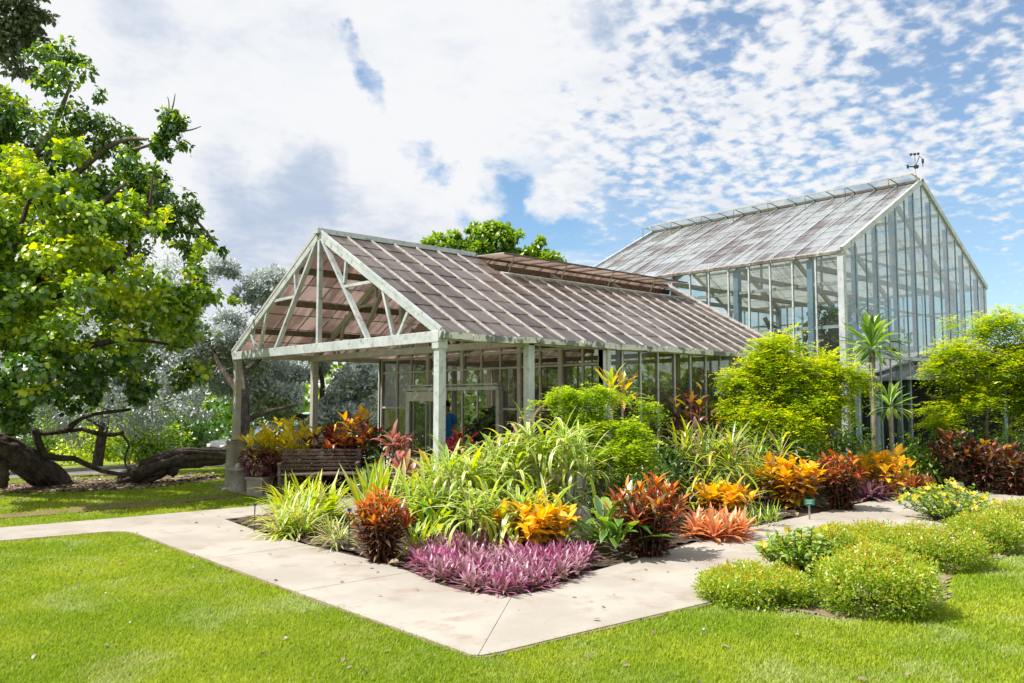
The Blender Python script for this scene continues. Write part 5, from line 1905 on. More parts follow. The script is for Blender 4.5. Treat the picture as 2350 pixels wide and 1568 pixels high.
def fillers():
    """leafy shrubs filling the back of the bed"""
    sp = [(1960, 15.6, .95, 1.5, [M['feather_in'], M['sp_cream']], 'pale green leafy shrub under the palm like dracaena'), (2085, 16.6, 1.1, 1.4, [M['leaf_mid'], M['feather_in']], 'green leafy shrub before the dark shed'),
          (1915, 15.9, 1.6, 1.7, [M['leaf_mid'], M['feather_in']], 'green shrub right of the golden tree trunk'), (2145, 16.4, .6, 1.0, [M['leaf_mid'], M['feather_in']], 'low green shrub behind the far peach clump'),
          (1500, 13.0, 1.1, 1.3, [M['leaf_deep'], M['leaf_mid']], 'dark green shrub right of the lime feathery shrub'), (1400, 12.2, .9, 1.1, [M['leaf_deep'], M['feather_in']], 'dark green growth at the foot of the lime feathery shrub'),
          (1790, 14.4, 1.0, 1.5, [M['leaf_mid'], M['leaf_deep']], 'green growth at the foot of the golden tree'), (2240, 17.4, 1.1, 2.0, [M['leaf_deep'], M['leaf_mid']], 'deep green growth under the right feathery tree'),
          (2350, 17.6, 1.1, 1.8, [M['leaf_deep'], M['leaf_mid']], 'dark growth at the right edge behind the maroon crotons'), (880, 13.8, .7, .9, [M['leaf_deep'], M['leaf_mid']], 'dark green growth between bench and front porch post'),
          (1040, 11.6, .5, 1.1, [M['leaf_mid'], M['sp_dark']], 'green undergrowth around the front porch post'), (1190, 11.3, .6, 1.4, [M['leaf_mid'], M['feather_in']], 'green undergrowth behind the tall arching dracaenas')]
    for k, (px, d, h, w, mats, lab) in enumerate(sp):
        bush('leafy_shrub', gp(px, d, .03), h, w, lab, mats, 1500, SMALL, .95, 300 + k)


fillers()


# ---- right lawn bed: flowering shrubs and mounds
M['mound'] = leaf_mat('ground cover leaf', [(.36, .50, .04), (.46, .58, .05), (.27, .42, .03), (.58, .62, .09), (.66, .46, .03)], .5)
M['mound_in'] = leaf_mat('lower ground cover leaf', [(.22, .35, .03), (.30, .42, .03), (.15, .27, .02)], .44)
M['fl_leaf'] = leaf_mat('shrub leaf', [(.20, .36, .05), (.28, .42, .06), (.13, .26, .04), (.36, .46, .09)], .42)
M['petal'] = leaf_mat('yellow petal', [(.72, .56, .012), (.76, .62, .03)], .35)
M['bud'] = leaf_mat('orange bud', [(.66, .26, .02), (.72, .44, .02)], .3)


def flower_mesh():
    mb = MB()
    for k in range(5):
        a = k * 2 * math.pi / 5
        c, s = math.cos(a), math.sin(a)
        vs = [(0, 0, 0)]
        for r, b in ((.02, -.5), (.034, -.38), (.038, 0), (.034, .38), (.02, .5)):
            vs.append((r * math.cos(a + b), r * math.sin(a + b), .012 * (r / .038)))
        mb.add(vs, [(0, 1, 2), (0, 2, 3), (0, 3, 4), (0, 4, 5)])
    o = mb.build('flower', M['petal'])
    me = o.data
    bpy.data.objects.remove(o)
    return me


FLOWER = flower_mesh()


def mound(px, base, top, wpx, label, seed, n=6500, dpx=None):
    p = at_bed(px, base)
    w = wpx / ppm(p)
    # stand the mound behind the base line
    c = np.array(p[:2]) + FWD * w * .36
    p = (float(c[0]), float(c[1]), .02)
    h = max(.12, zat(p, top) - .02)
    th = thing('mound_shrub', p, label, 'ground cover', 'ground cover mounds in the right lawn')
    rg = np.random.default_rng(seed)
    bl = []
    for k in range(14):
        a = k * 2.4
        r = w * .40 * math.sqrt(k / 14)
        R = w * rg.uniform(.19, .26)
        zz = h * (1 - .50 * (r / (w * .45)) ** 2.4) * rg.uniform(.82, 1.05)
        q = RGT * math.cos(a) * r + FWD * math.sin(a) * r * .85
        bl.append((np.array([q[0], q[1], max(.05, zz - R * .45)]), (R, R, max(.06, R * .55))))
    for k in range(16):
        a = k * 2 * math.pi / 16
        R = w * rg.uniform(.11, .16)
        q = RGT * math.cos(a) * w * .38 + FWD * math.sin(a) * w * .33
        bl.append((np.array([q[0], q[1], h * .24]), (R, R, h * .30)))
        bl.append((np.array([q[0] * .9, q[1] * .9, h * .52]), (R, R, h * .22)))
    P, U = crown_points(bl, int(n * 3.0), .55, .10, 6.0, seed)
    P[:, 2] = np.maximum(P[:, 2], .015)
    d = U * .7 + rg.normal(0, .55, (len(P), 3)) + UP[None] * .35
    A = frames(P, d, U + rg.normal(0, .4, (len(P), 3)), rg.uniform(.7, 1.25, len(P)) * .44)
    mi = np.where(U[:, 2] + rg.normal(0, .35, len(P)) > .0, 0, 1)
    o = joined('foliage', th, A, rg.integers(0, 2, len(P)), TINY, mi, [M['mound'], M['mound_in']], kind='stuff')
    # thin upright shoots with buds
    ns = 90
    top_i = np.argsort(-P[:, 2])[:2500]
    pk = P[rg.choice(top_i, ns)]
    mb = MB()
    for q in pk:
        t = q + np.array([rg.normal(0, .015), rg.normal(0, .015), rg.uniform(.02, .06)])
        mb.tube([tuple(q - UP * .02), tuple(t)], [.0022, .0015], 3, cap=False)
        mb.add([t + np.array(x) * .008 for x in ((1, 0, 0), (0, 1, 0), (-1, -1, 0), (0, 0, 1.4))], [(0, 1, 3), (1, 2, 3), (2, 0, 3), (2, 1, 0)])
    mb.build('shoot', M['bud'], th)['kind'] = 'stuff'
    return th


def flower_shrub(px, base, top, wpx, label, seed, nfl, dx=0.0):
    p = at_bed(px, base)
    w = wpx / ppm(p)
    c = np.array(p[:2]) + FWD * w * .25
    p = (float(c[0]), float(c[1]), .02)
    h = zat(p, top) - .02
    th = thing('flowering_shrub', p, label, 'flowering shrub', 'yellow flowering shrubs in the right lawn bed')
    rg = np.random.default_rng(seed)
    A, tips = [], []
    mb = MB()
    for s in range(46):
        a = s * 2.39996
        rr = math.sqrt((s + .5) / 46) * w * .5
        z = h * (1 - .45 * (rr / (w * .5)) ** 2) * rg.uniform(.72, 1.0)
        q = RGT * math.cos(a) * rr + FWD * math.sin(a) * rr
        t = np.array([q[0], q[1], z])
        b = np.array([q[0] * .2, q[1] * .2, 0])
        mid = np.array([q[0] * .75, q[1] * .75, z * .55])
        mb.tube([tuple(b), tuple(mid), tuple(t)], [.008, .006, .003], 4, cap=False)
        tips.append(t)
        m = 40
        u = rg.uniform(.15, 1, m)
        pos = np.where(u[:, None] < .5, b + (mid - b) * (u * 2)[:, None], mid + (t - mid) * (u * 2 - 1)[:, None])
        d = dirs(rg.uniform(0, 6.28, m), rg.uniform(-.1, 1.0, m))
        A.append(frames(pos, d, np.repeat(UP[None], m, 0) + rg.normal(0, .3, (m, 3)), rg.uniform(.7, 1.2, m) * .85))
    mb.build('stem', M['twig'], th, True)
    A = np.concatenate(A)
    leafset(th, A, SMALL, [M['fl_leaf'], M['mound']], (rg.random(len(A)) < .18).astype(int), 150)
    for k in range(nfl):
        t = tips[rg.integers(0, len(tips))] + np.array([rg.normal(0, .04), rg.normal(0, .04), rg.uniform(-.08, .03)])
        o = bpy.data.objects.new('flower', FLOWER)
        COL.objects.link(o)
        o.parent = th
        dv = Vector((rg.normal(0, .5) - FWD[0] * .5, rg.normal(0, .5) - FWD[1] * .5, .8))
        o.matrix_basis = Matrix.Translation(t.tolist()) @ dv.to_track_quat('Z', 'Y').to_matrix().to_4x4() @ Matrix.Scale(rg.uniform(1.0, 1.5), 4)
    return th


def right_bed():
    mound(1762, 1404, 1298, 270, 'front left ground cover mound touching the path', 401)
    mound(2062, 1430, 1258, 285, 'front right ground cover mound, the largest', 402, 8500)
    mound(1955, 1330, 1222, 190, 'ground cover mound behind the bare gap', 403)
    mound(2065, 1300, 1196, 220, 'rear ground cover mound between the two flowering shrubs', 404)
    mound(2190, 1318, 1205, 230, 'ground cover mound below the farther flowering shrub', 405)
    mound(2300, 1275, 1170, 170, 'ground cover mound at the right edge of the lawn bed', 406)
    mound(2390, 1250, 1150, 170, 'ground cover mound running out of the right edge', 409, 4500)
    mound(1950, 1285, 1205, 150, 'ground cover mound right behind the nearer flowering shrub', 410, 4500)
    flower_shrub(1850, 1335, 1200, 195, 'nearer yellow flowering shrub beside the path', 411, 26)
    flower_shrub(2205, 1205, 1098, 225, 'farther yellow flowering shrub with many blooms', 412, 60)


right_bed()


def purple_mat():
    poly = np.array([at(*q) for q in [(938, 1304), (965, 1280), (1080, 1262), (1240, 1262), (1340, 1272), (1356, 1302), (1320, 1332), (1240, 1362), (1160, 1376), (1070, 1362), (985, 1334)]])
    lo, hi = poly.min(0), poly.max(0)
    pts = RNG.uniform(lo, hi, (2600, 2))
    pts = pts[inside(pts, poly)][:430]
    A = []
    for q in pts:
        p, d = rosette((q[0], q[1], RNG.uniform(.0, .06)), 11, .15, 1.35, .02, phase=RNG.uniform(0, 6))
        A.append(frames(p, d, np.repeat(UP[None], 11, 0), RNG.uniform(.7, 1.05) * rnd(.75, 1.1, 11) * .95))
    A = np.concatenate(A)
    tone = np.clip(.28 + .30 * np.sin(pts[:, 0] * 3.1 + 1) * np.sin(pts[:, 1] * 3.7) + RNG.normal(0, .13, len(pts)), 0, .55)
    big = RNG.random(len(pts))
    tint = np.repeat(tone, 11) + RNG.random(len(A)) * .45
    o = joined('purple_ground_cover', None, A, RNG.integers(0, 3, len(A)), BLADE, np.zeros(len(A), int), [M['sp_purple']], tint * .98, 'stuff')
    tag(o, 'mat of purple bladed plants at the front corner of the bed')


purple_mat()


# ---- plants inside the glass houses
def indoor():
    for k, (s, w, h, wd, lab) in enumerate([(5.0, 3.2, 2.3, 1.3, 'dark leafy plant seen through the open doorway'), (5.6, 4.6, 1.9, 1.3, 'leafy plant behind the open glass door'), (5.2, 1.2, 2.0, 1.4, 'leafy plant behind the glass right of the doorway'),
                                            (7.0, 1.3, 1.7, 1.6, 'leafy plant behind the long glass wall, middle'), (8.9, 1.3, 1.9, 1.6, 'leafy plant behind the long glass wall, far end'), (7.6, 4.8, 2.2, 1.8, 'leafy plant deep inside the low greenhouse'), (6.4, 3.4, 2.5, 1.8, 'tall dark plant straight beyond the doorway'), (5.0, 2.5, 2.2, 1.0, 'dark plant beyond the right door jamb'), (8.6, 3.4, 2.6, 2.4, 'dense dark plant at the back of the low greenhouse'), (4.6, 3.9, 1.7, .9, 'dark potted shrub just inside the doorway'), (6.2, 5.8, 2.0, 1.6, 'dark plant along the far glass wall near the porch'), (8.2, 5.9, 2.0, 1.8, 'dark plant along the far glass wall, farther end'), (6.0, .9, 1.5, 1.3, 'low dark plant behind the long glass wall near the porch')]):
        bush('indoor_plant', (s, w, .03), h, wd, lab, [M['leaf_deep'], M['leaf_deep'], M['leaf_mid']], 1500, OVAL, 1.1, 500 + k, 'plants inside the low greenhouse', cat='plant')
    for k, (x, y, h, wd, lab) in enumerate([(12.0, 1.2, 4.3, 2.4, 'leafy tree behind the tall glass gable, left part, standing in for reflected trees'), (14.6, 1.3, 5.8, 3.0, 'tallest leafy tree behind the tall glass gable, standing in for reflected trees'), (17.2, 1.2, 4.7, 2.8, 'leafy tree behind the tall glass gable, right part, standing in for reflected trees'),  # gable trees made tall to stand in for trees reflected in the glass
                                            (12.6, 4.4, 2.9, 2.0, 'leafy tree inside the tall house near the low roof'), (16.2, 4.6, 3.6, 2.4, 'leafy tree deep inside the tall house')]):
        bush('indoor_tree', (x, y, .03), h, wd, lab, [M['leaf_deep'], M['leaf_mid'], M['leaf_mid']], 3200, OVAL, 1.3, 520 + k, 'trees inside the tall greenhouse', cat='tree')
    p = np.array([13.0, 1.9, .03])
    th = thing('leaning_palm', tuple(p), 'leaning dark green palm trunk clad in leaves inside the tall house', 'palm')
    a, b = np.array([.9, -.6, 0]), np.array([-.2, .5, 4.0])
    MB().tube([tuple(a), tuple((a + b) / 2 + np.array([.1, -.1, 0])), tuple(b)], [.10, .09, .06], 8).build('trunk', M['twig'], th, True)
    t = rnd(.1, 1, 130)
    pos = a[None] + (b - a)[None] * t[:, None]
    leafset(th, frames(pos, dirs(rnd(0, 6.28, 130), rnd(-.4, .6, 130)), np.repeat(UP[None], 130, 0), rnd(1, 1.5, 130) * 1.2), CROTON, [M['leaf_deep']], None, 0)


indoor()


# ================================================================== PORCH THINGS
def pier(p, label, h=.98, w=.30):
    t = thing('concrete_pier', p, label, 'pier', rz=.1)
    MB().box((0, 0, h / 2 - .06), (w, w, h - .0), 0, .93).build('shaft', M['pier'], t, bevel=.015)
    MB().box((0, 0, h - .045), (w * .99, w * .99, .035)).build('cap', M['pier'], t, bevel=.006)


pier((.065, Wd - .06, 0), 'stained concrete pier carrying the left front porch post')


def pots():
    def coleus(th, z, w, n, seed):
        rg = np.random.default_rng(seed)
        P, U = crown_points([(np.array([0, 0, z + w * .32]), (w * .5, w * .5, w * .38)), (np.array([w * .25, 0, z + w * .25]), (w * .35, w * .35, w * .3)), (np.array([-w * .2, w * .1, z + w * .45]), (w * .3, w * .3, w * .3))], n, .45, .15, 6, seed)
        d = U + rg.normal(0, .5, (len(P), 3)) - UP[None] * .3
        A = frames(P, d, U + UP[None], rg.uniform(.7, 1.2, len(P)))
        leafset(th, A, SMALL, [M['cole'], M['cole'], M['mar_old']], rg.integers(0, 3, len(P)), 110)
    p = gp(557, 16.0)
    t = thing('plant_pot', p, 'taller rounded beige pot beside the concrete pier', 'pot', 'beige pots beside the pier')
    MB().lathe((0, 0, 0), [(.17, 0), (.20, .02), (.19, .05), (.20, .2), (.225, .42), (.245, .43), (.245, .48), (.215, .48), (.205, .40)], 20).build('body', M['pot'], t, True)
    MB().lathe((0, 0, 0), [(.20, .40), (.10, .42)], 16).build('soil', M['soil'], t)
    MB().box((-.08, -.12, .52), (.16, .13, .1), .3, .7).build('stone', M['white_bar'], t, bevel=.03)
    q = gp(602, 15.4)
    t = thing('plant_pot', q, 'square beige pot overflowing with burgundy foliage', 'pot', 'beige pots beside the pier', rz=.5)
    MB().box((0, 0, .17), (.33, .33, .34), 0, 1.1).build('body', M['pot'], t, bevel=.012)
    MB().box((0, 0, .335), (.40, .40, .05)).build('rim', M['pot'], t, bevel=.008)
    MB().box((0, 0, .352), (.33, .33, .02)).build('soil', M['soil'], t)
    th = thing('burgundy_plant', (q[0], q[1], .36), 'burgundy bushy plant growing in the square pot', 'plant')
    MB().tube([(0, 0, -.03), (.02, 0, .15), (0, .02, .3)], [.012, .01, .006], 5).build('stem', M['twig'], th)
    coleus(th, .02, .72, 700, 61)


pots()


def bench():
    p = gp(738, 14.9)
    t = thing('bench', (p[0], p[1], .03), 'weathered dark wooden slat bench standing in the porch', 'bench', rz=YAW - math.pi / 2 + .10)
    L = 1.45
    for x in (-L / 2 + .05, 0, L / 2 - .05):
        MB().box((x, -.23, .21), (.06, .06, .42)).build('leg', M['wood'], t, bevel=.006)
        MB().bar((x, .20, 0), (x, .30, .86), .06, .06, (0, 1, 0)).build('leg', M['wood'], t, bevel=.006)
        MB().box((x, .0, .385), (.05, .46, .05)).build('seat_bearer', M['wood'], t)
    for k in range(6):
        MB().box((0, -.25 + k * .085, .43), (L, .066, .026)).build('slat', M['wood'], t, bevel=.004)
    for k in range(6):
        z = .50 + k * .066
        MB().box((0, .235 + (z - .43) * .2 - .04, z), (L, .022, .046)).build('slat', M['wood'], t, bevel=.004)
    for x in (-L / 2 + .04, L / 2 - .04):
        MB().box((x, .0, .62), (.07, .52, .035)).build('armrest', M['wood'], t, bevel=.006)
        MB().box((x, -.23, .51), (.05, .05, .2)).build('arm_support', M['wood'], t)


bench()


def hydrant():
    p = atg(304, 1064)
    t = thing('fire_hydrant', tuple(p), 'yellow fire hydrant with a red side beyond the road', 'fire hydrant')
    s = 1.15
    MB().lathe((0, 0, 0), [(.19 * s, 0), (.19 * s, .05), (.14 * s, .06), (.13 * s, .5 * s), (.16 * s, .52 * s), (.16 * s, .57 * s), (.14 * s, .58 * s), (.12 * s, .68 * s), (.05 * s, .75 * s), (.05 * s, .82 * s)], 16).build('barrel', M['yellow'], t, True)
    for sg in (-1, 1):
        a = np.array([RGT[0], RGT[1], 0]) * sg
        MB().tube([tuple(a * .1), tuple(a * .26)], .075, 12).build('nozzle', M['rust'] if sg < 0 else M['yellow'], t, True, loc=(0, 0, .42))
    MB().tube([tuple(-np.array([*FWD, 0]) * .1), tuple(-np.array([*FWD, 0]) * .27)], .09, 12).build('nozzle', M['yellow'], t, True, loc=(0, 0, .36))


hydrant()


def car(p, rz, paint, label, van=False):
    t = thing('parked_car', p, label, 'car', 'cars parked beyond the trees', rz)
    L, W_ = 4.5, 1.78
    prof = [(-2.2, .32), (-2.25, .62), (-2.1, .82), (-1.0, .93), (1.9, .96), (2.2, .88), (2.25, .40), (2.1, .28), (-2.0, .26)] if not van else [(-2.2, .32), (-2.25, .75), (-1.9, 1.02), (2.15, 1.05), (2.25, .9), (2.25, .40), (2.1, .28), (-2.0, .26)]
    cab = [(-1.05, .92), (-.35, 1.42), (1.2, 1.45), (2.0, .95)] if not van else [(-1.85, 1.0), (-1.1, 1.85), (2.1, 1.88), (2.2, 1.03)]

    def side(pf, w0, w1, name, m, bev):
        n = len(pf)
        zmin, zmax = min(z for _, z in pf), max(z for _, z in pf)
        vs = []
        for sg in (-1, 1):
            for x, z in pf:
                f = (z - zmin) / (zmax - zmin)
                vs.append((x, sg * (w0 + (w1 - w0) * f), z))
        tri = tessellate_polygon([[Vector((x, z, 0)) for x, z in pf]])
        fs = [tuple(q) for q in tri] + [tuple(i + n for i in reversed(q)) for q in tri] + [(i, (i + 1) % n, n + (i + 1) % n, n + i) for i in range(n)]
        return MB().add(vs, fs).build(name, m, t, False, bev)
    side(prof, W_ / 2, W_ / 2 - .03, 'body', paint, .05)
    cb = side(cab, W_ / 2 - .06, W_ / 2 - .24, 'cabin', paint, .03)
    x0, z0, x1, z1 = *cab[0], *cab[1]
    wf = W_ / 2 - .16
    MB().add([(x0 + .02, -wf, z0 + .06), (x0 + .02, wf, z0 + .06), (x1 - .12, wf - .09, z1 - .06), (x1 - .12, -wf + .09, z1 - .06), (x0 - .02, -wf, z0 + .08), (x0 - .02, wf, z0 + .08), (x1 - .16, wf - .09, z1 - .04), (x1 - .16, -wf + .09, z1 - .04)],
             [(0, 1, 2, 3), (7, 6, 5, 4), (0, 4, 5, 1), (1, 5, 6, 2), (2, 6, 7, 3), (3, 7, 4, 0)]).build('windscreen', M['car_glass'], t)
    for sg in (-1, 1):
        za, zb = cab[0][1] + .08, cab[1][1] - .07
        fa, fb = .16, .85
        ya, yb_ = (W_ / 2 - .06 - .18 * fa + .012) * sg, (W_ / 2 - .06 - .18 * fb + .012) * sg
        xa0, xa1 = cab[0][0] + .32, cab[1][0] + .1
        for a0, a1, b0, b1 in ((xa0, xa1, .35, .35), (.45, .45, cab[3][0] - .45, cab[2][0] - .08)):
            MB().add([(a0, ya, za), (b0, ya, za), (b1, yb_, zb), (a1, yb_, zb), (a0, ya - sg * .03, za), (b0, ya - sg * .03, za), (b1, yb_ - sg * .03, zb), (a1, yb_ - sg * .03, zb)],
                     [(0, 1, 2, 3), (7, 6, 5, 4), (0, 4, 5, 1), (1, 5, 6, 2), (2, 6, 7, 3), (3, 7, 4, 0)]).build('window', M['car_glass'], t)
        for x in (-1.4, 1.4):
            wh = MB().tube([(x, sg * (W_ / 2 - .2), .32), (x, sg * (W_ / 2 + .01), .32)], .32, 18).build('wheel', M['tyre'], t, False, .02)
            MB().tube([(x, sg * (W_ / 2 - .05), .32), (x, sg * (W_ / 2 + .02), .32)], .20, 14).build('rim', M['rim'], wh)
        MB().box((-2.20, sg * .62, .66), (.12, .34, .13)).build('headlight', M['lamp'], t, bevel=.02)
        MB().box((-.85, sg * (W_ / 2 + .04), 1.0), (.1, .16, .11)).build('mirror', paint, t, bevel=.02)
    MB().box((-2.26, 0, .42), (.06, 1.5, .16)).build('bumper', M['tyre'], t, bevel=.02)


p = gp(622, 33.0)
car((p[0], p[1], float(ground_z(p[0], p[1]))), YAW - math.pi / 2 + .75, M['car_dark'], 'dark car with a pale windscreen parked behind the concrete pier')
p = gp(748, 44)
car((p[0], p[1], float(ground_z(p[0], p[1])) + .4), YAW - math.pi / 2 + 0.15, M['car_white'], 'white van far behind the porch, glimpsed right of its middle post', True)


# ---- rocks, signs, stakes
def rock(name, loc, size, label, mat, seed, group=None):
    import bmesh
    bm = bmesh.new()
    bmesh.ops.create_icosphere(bm, subdivisions=3, radius=1)
    rg = random.Random(seed)
    dv = [(Vector((rg.gauss(0, 1), rg.gauss(0, 1), rg.gauss(0, 1))).normalized(), rg.uniform(.55, .9)) for _ in range(9)]
    for v in bm.verts:
        for n, h in dv:
            k = v.co.dot(n) - h
            if k > 0:
                v.co -= n * k
        v.co *= 1 + rg.uniform(-.015, .015)
        v.co = Vector((v.co.x * size[0], v.co.y * size[1], v.co.z * size[2] + size[2] * .45))
    me = bpy.data.meshes.new(name)
    bm.to_mesh(me)
    bm.free()
    me.materials.append(mat)
    o = put(name, me, None, loc)
    o.rotation_euler = (0, 0, YAW - math.pi / 2)
    return tag(o, label, 'rock', group)


rock('rock', at_bed(1108, 1252), (.30, .22, .10), 'dark flat rock between the green rosette and the orange croton', M['rock'], 1)
rock('rock', at_bed(985, 1268), (.16, .14, .07), 'small dark rock beside the thin grassy plant', M['rock'], 2)
rock('standing_stone', gp(1330, 10.0, .02), (.17, .13, .36), 'upright grey stone right of the tall arching dracaena', M['tallrock'], 3)
rock('rock', gp(1432, 11.0, .25), (.20, .16, .20), 'reddish rock below the lime feathery shrub', M['redrock'], 4)
rock('rock', at_bed(2195, 1135), (.20, .18, .19), 'pale grey boulder at the far end of the path', M['tallrock'], 5)
rock('rock', at_bed(2235, 1128), (.18, .16, .16), 'smaller boulder right of the pale grey one', M['tallrock'], 6)


def sign():
    p = at_bed(1858, 1196)
    t = thing('plant_sign', p, 'small green plant sign on a stake at the path edge', 'sign', rz=YAW - math.pi / 2)
    MB().box((0, 0, .10), (.022, .016, .26)).build('stake', M['stake'], t)
    pl = MB().box((0, -.016, .25), (.145, .012, .085)).build('plate', M['green_sign'], t, bevel=.004)
    for k, (w, z) in enumerate(((.09, .27), (.07, .25), (.08, .232))):
        MB().box((-.005, -.0235, z), (w, .002, .006)).build('print_line', M['sign_ink'], pl)
    for px, b, tp, lab in ((583, 1226, 1158, 'thin dark stake at the left tip of the bed'), (800, 1268, 1170, 'thin dark stake left of the tall orange red croton')):
        q = at_bed(px, b)
        h = zat(q, tp)
        s = thing('garden_stake', q, lab, 'stake', 'thin stakes at the bed edge')
        MB().tube([(0, 0, -.1), (.004, 0, h - .03)], .0085, 6).build('rod', M['dark_steel'], s)
        MB().box((.004, 0, h - .03), (.05, .006, .03), YAW - math.pi / 2).build('tag', M['dark_steel'], s)


sign()


# ---- a visitor in the doorway
def person():
    # mostly hidden by the front porch post: a man in a blue shirt walking in through the doorway
    p = np.array([PD + .25, 4.76, .03])
    t = thing('person', tuple(p), 'person with dark hair in a blue shirt standing in the doorway behind the front post', 'person', rz=YAW - math.pi / 2 + .3)

    def skin(name, V, E_, R, mat, sub=2, root=0):
        me = bpy.data.meshes.new(name)
        me.from_pydata(V, E_, [])
        me.materials.append(mat)
        o = put(name, me, t)
        sk = o.modifiers.new('skin', 'SKIN')
        sk.use_smooth_shade = True
        for i, r in enumerate(R):
            me.skin_vertices[0].data[i].radius = r if isinstance(r, tuple) else (r, r)
            me.skin_vertices[0].data[i].use_root = (i == root)
        s = o.modifiers.new('smooth', 'SUBSURF')
        s.levels = s.render_levels = sub
        return o
    # one body: pelvis, spine, neck, head, arms with hands, legs with feet
    V = [(0, 0, .93), (0, .0, 1.12), (0, .01, 1.32), (0, .02, 1.42), (0, .01, 1.50), (0, -.005, 1.575), (0, -.01, 1.66),
         (.10, 0, .90), (.11, -.03, .50), (.11, .02, .09), (.11, -.16, .04), (-.10, 0, .90), (-.10, .03, .50), (-.10, .10, .09), (-.10, -.07, .04),
         (.17, .02, 1.41), (.23, .03, 1.14), (.22, -.08, .92), (.215, -.12, .84), (-.17, .02, 1.41), (-.23, .03, 1.14), (-.22, -.08, .92), (-.215, -.12, .84)]
    E_ = [(0, 1), (1, 2), (2, 3), (3, 4), (4, 5), (5, 6), (0, 7), (7, 8), (8, 9), (9, 10), (0, 11), (11, 12), (12, 13), (13, 14), (3, 15), (15, 16), (16, 17), (17, 18), (3, 19), (19, 20), (20, 21), (21, 22)]
    R = [(.15, .11), (.14, .10), (.16, .11), (.12, .08), .052, (.072, .085), (.075, .09), (.088, .09), .058, .04, .036, (.088, .09), .058, .04, .036, .058, .042, .032, (.022, .038), .058, .042, .032, (.022, .038)]
    skin('body', V, E_, R, M['skin'])
    for sg in (-1, 1):
        for k, (dx, ln) in enumerate(((-.024, .066), (-.008, .076), (.008, .072), (.024, .056))):
            b = np.array([sg * .213, -.125 + dx, .822])
            skin('finger', [tuple(b), tuple(b + [0, -.006, -ln * .45]), tuple(b + [-sg * .012, -.012, -ln])], [(0, 1), (1, 2)], [.0095, .0088, .0075], M['skin'], 1)
        b = np.array([sg * .205, -.15, .85])
        skin('thumb', [tuple(b), tuple(b + [-sg * .015, -.025, -.03]), tuple(b + [-sg * .02, -.03, -.055])], [(0, 1), (1, 2)], [.011, .0095, .008], M['skin'], 1)
        MB().lathe((sg * .082, .0, 1.625), [(.006, -.03), (.018, -.01), (.02, .015), (.006, .03)], 8).build('ear', M['skin'], t, True)
        MB().lathe((sg * .03, -.094, 1.64), [(.004, -.008), (.011, 0), (.004, .008)], 8).build('eye', M['hair'], t, True)
        skin('shoe', [(sg * .105, .04 if sg > 0 else .12, .045), (sg * .105, -.15 if sg > 0 else -.07, .035)], [(0, 1)], [(.055, .05), (.05, .04)], M['shoe'], 1)
    MB().add([(-.012, -.095, 1.63), (.012, -.095, 1.63), (.016, -.098, 1.60), (-.016, -.098, 1.60), (0, -.122, 1.604)], [(0, 1, 4), (1, 2, 4), (2, 3, 4), (3, 0, 4), (0, 3, 2, 1)]).build('nose', M['skin'], t, True)
    MB().box((0, -.094, 1.575), (.045, .012, .008)).build('mouth', M['rust'], t)
    skin('hair', [(0, .02, 1.63), (0, .0, 1.70), (0, -.05, 1.725), (0, .045, 1.58)], [(0, 1), (1, 2), (0, 3)], [(.088, .085), (.086, .09), (.06, .045), (.06, .05)], M['hair'])
    skin('shirt', [(0, 0, .90), (0, 0, 1.12), (0, .01, 1.32), (0, .02, 1.43), (.18, .02, 1.405), (.225, .03, 1.22), (-.18, .02, 1.405), (-.225, .03, 1.22)], [(0, 1), (1, 2), (2, 3), (3, 4), (4, 5), (3, 6), (6, 7)],
         [(.172, .13), (.165, .122), (.185, .13), (.12, .085), (.076, .076), .066, (.076, .076), .066], M['shirt'])
    skin('shorts', [(0, 0, .93), (.105, -.005, .86), (.115, -.02, .56), (-.105, .005, .86), (-.105, .02, .56)], [(0, 1), (1, 2), (0, 3), (3, 4)], [(.165, .125), (.11, .11), .085, (.11, .11), .085], M['shorts'])


person()


# ================================================================== SMALL COVER
def leaf_litter():
    poly = np.array(LITTER_POLY)
    lo, hi = poly.min(0) - .3, poly.max(0) + .3
    pts = RNG.uniform(lo, hi, (9000, 2))
    pts = pts[inside(pts, poly)]
    extra = []
    for c, r, n in ((atg(240, 1095), 1.5, 350), (atg(60, 1125), 1.8, 350), (atg(420, 1092), 1.6, 260)):
        extra.append(np.array(c[:2])[None] + RNG.normal(0, r * .5, (n, 2)))
    bl = RNG.uniform(np.min(BED, 0), np.max(BED, 0) + 1, (3000, 2))
    bl = bl[inside(bl, np.array(BED_POLY))][:700]
    path_l = RNG.uniform(np.min(np.array(PATH), 0), np.max(np.array(PATH), 0), (4000, 2))
    path_l = path_l[inside(path_l, np.array(PATH))][:50]
    lw = np.stack([RNG.uniform(-9, 2, 260), RNG.uniform(-8, 6, 260)], -1)
    extra.append(lw)
    P = np.concatenate([pts[:1800]] + extra + [bl, path_l])
    z = np.concatenate([np.full(len(P) - len(bl) - len(path_l), .035), np.full(len(bl), .085), np.full(len(path_l), .030)]) + ground_z(P[:, 0], P[:, 1])
    n = len(P)
    pos = np.concatenate([P, z[:, None]], 1)
    d = dirs(RNG.uniform(0, 6.28, n), RNG.uniform(-.2, .3, n))
    A = frames(pos, d, np.repeat(UP[None], n, 0) + RNG.normal(0, .3, (n, 3)), rnd(.4, .9, n))
    A[-len(path_l):, :3, :3] *= .22
    A[-len(path_l) - len(bl) - 260:-len(path_l) - len(bl), :3, :3] *= .5
    o = joined('leaf_litter', None, A, RNG.integers(0, 2, n), OVAL, np.zeros(n, int), [M['litter']], None, 'stuff')
    tag(o, 'dry leaves scattered under the old trees and over the bed soil')


leaf_litter()


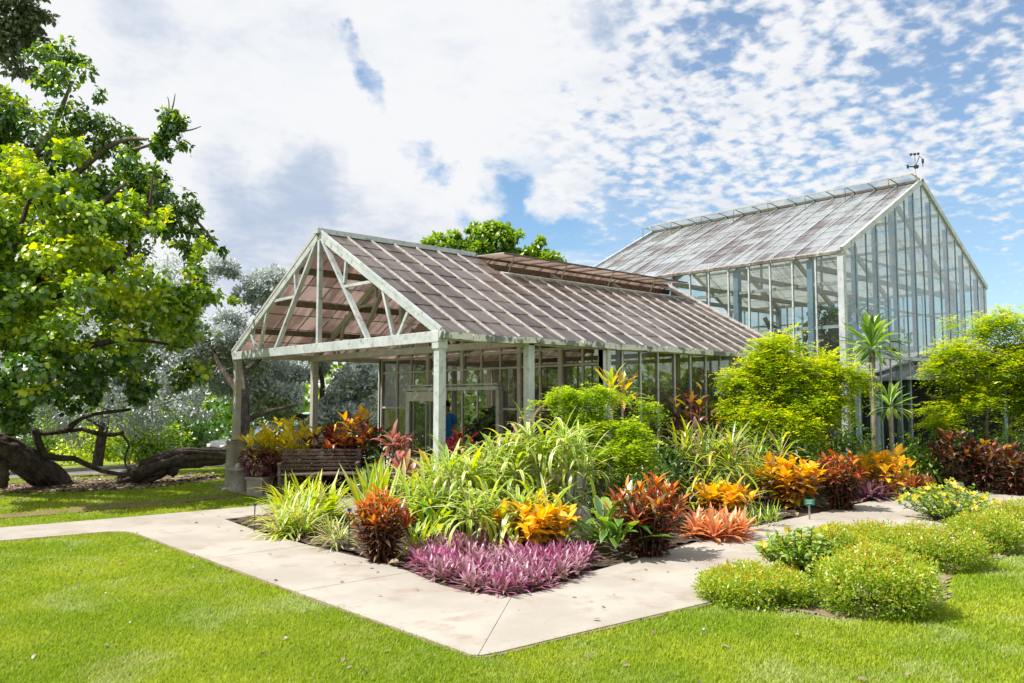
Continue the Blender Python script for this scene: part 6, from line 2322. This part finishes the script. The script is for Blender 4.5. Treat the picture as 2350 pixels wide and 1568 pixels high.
def grass():
    """blades over the lawn, thinning and broadening with distance from the viewer's side of the garden"""
    rg = np.random.default_rng(77)
    n = 1500000
    th = YAW + rg.uniform(-.66, .66, n)
    r = 3.9 * (32 / 3.9) ** rg.random(n)
    x = CAM[0] + r * np.cos(th)
    y = CAM[1] + r * np.sin(th)
    pts = np.stack([x, y], -1)
    ok = (y < 15.4) & (x < 9.9)
    fray = pts + rg.normal(0, .022, pts.shape)
    for poly in (PATH, BED_POLY):
        ok &= ~inside(fray, np.array(poly))
    # frayed edges along beds and track: a share of the blades still grows there
    for poly, share in ((RBED, .97), (TRACK, .66), (LITTER_POLY, .9)):
        ok &= ~(inside(pts, np.array(poly)) & (rg.random(n) < share))
    ok &= ~((x > -.35) & (y > -.1) & (y < 7.3))
    ok &= ~((x > 2) & (y > -3.2) & (y < 0))
    pts, r = pts[ok], r[ok]
    if len(pts) > 560000:
        pts, r = pts[:560000], r[:560000]
    n = len(pts)
    h = rg.uniform(.014, .036, n) * (1 + .01 * r)
    w = (.0032 + .00052 * r) * rg.uniform(.7, 1.3, n)
    az = rg.uniform(0, 6.283, n)
    lean = rg.uniform(.2, 1.1, n)
    z = ground_z(pts[:, 0], pts[:, 1])
    tipx = pts[:, 0] + np.cos(az) * h * lean
    tipy = pts[:, 1] + np.sin(az) * h * lean
    px_, py_ = -np.sin(az) * w, np.cos(az) * w
    V = np.stack([np.stack([pts[:, 0] - px_, pts[:, 1] - py_, z], -1), np.stack([pts[:, 0] + px_, pts[:, 1] + py_, z], -1), np.stack([tipx, tipy, z + h], -1)], 1)
    me = bpy.data.meshes.new('grass')
    me.vertices.add(n * 3)
    me.vertices.foreach_set('co', V.astype(np.float32).ravel())
    me.loops.add(n * 3)
    me.loops.foreach_set('vertex_index', np.arange(n * 3, dtype=np.int32))
    me.polygons.add(n)
    me.polygons.foreach_set('loop_start', np.arange(0, n * 3, 3, dtype=np.int32))
    a = me.attributes.new('tint', 'FLOAT', 'POINT')
    a.data.foreach_set('value', np.repeat(rg.random(n), 3).astype(np.float32))
    me.materials.append(M['blade'])
    me.update()
    me.validate()
    o = put('grass', me)
    tag(o, 'short mown grass of the lawn', None, None, 'stuff')


grass()
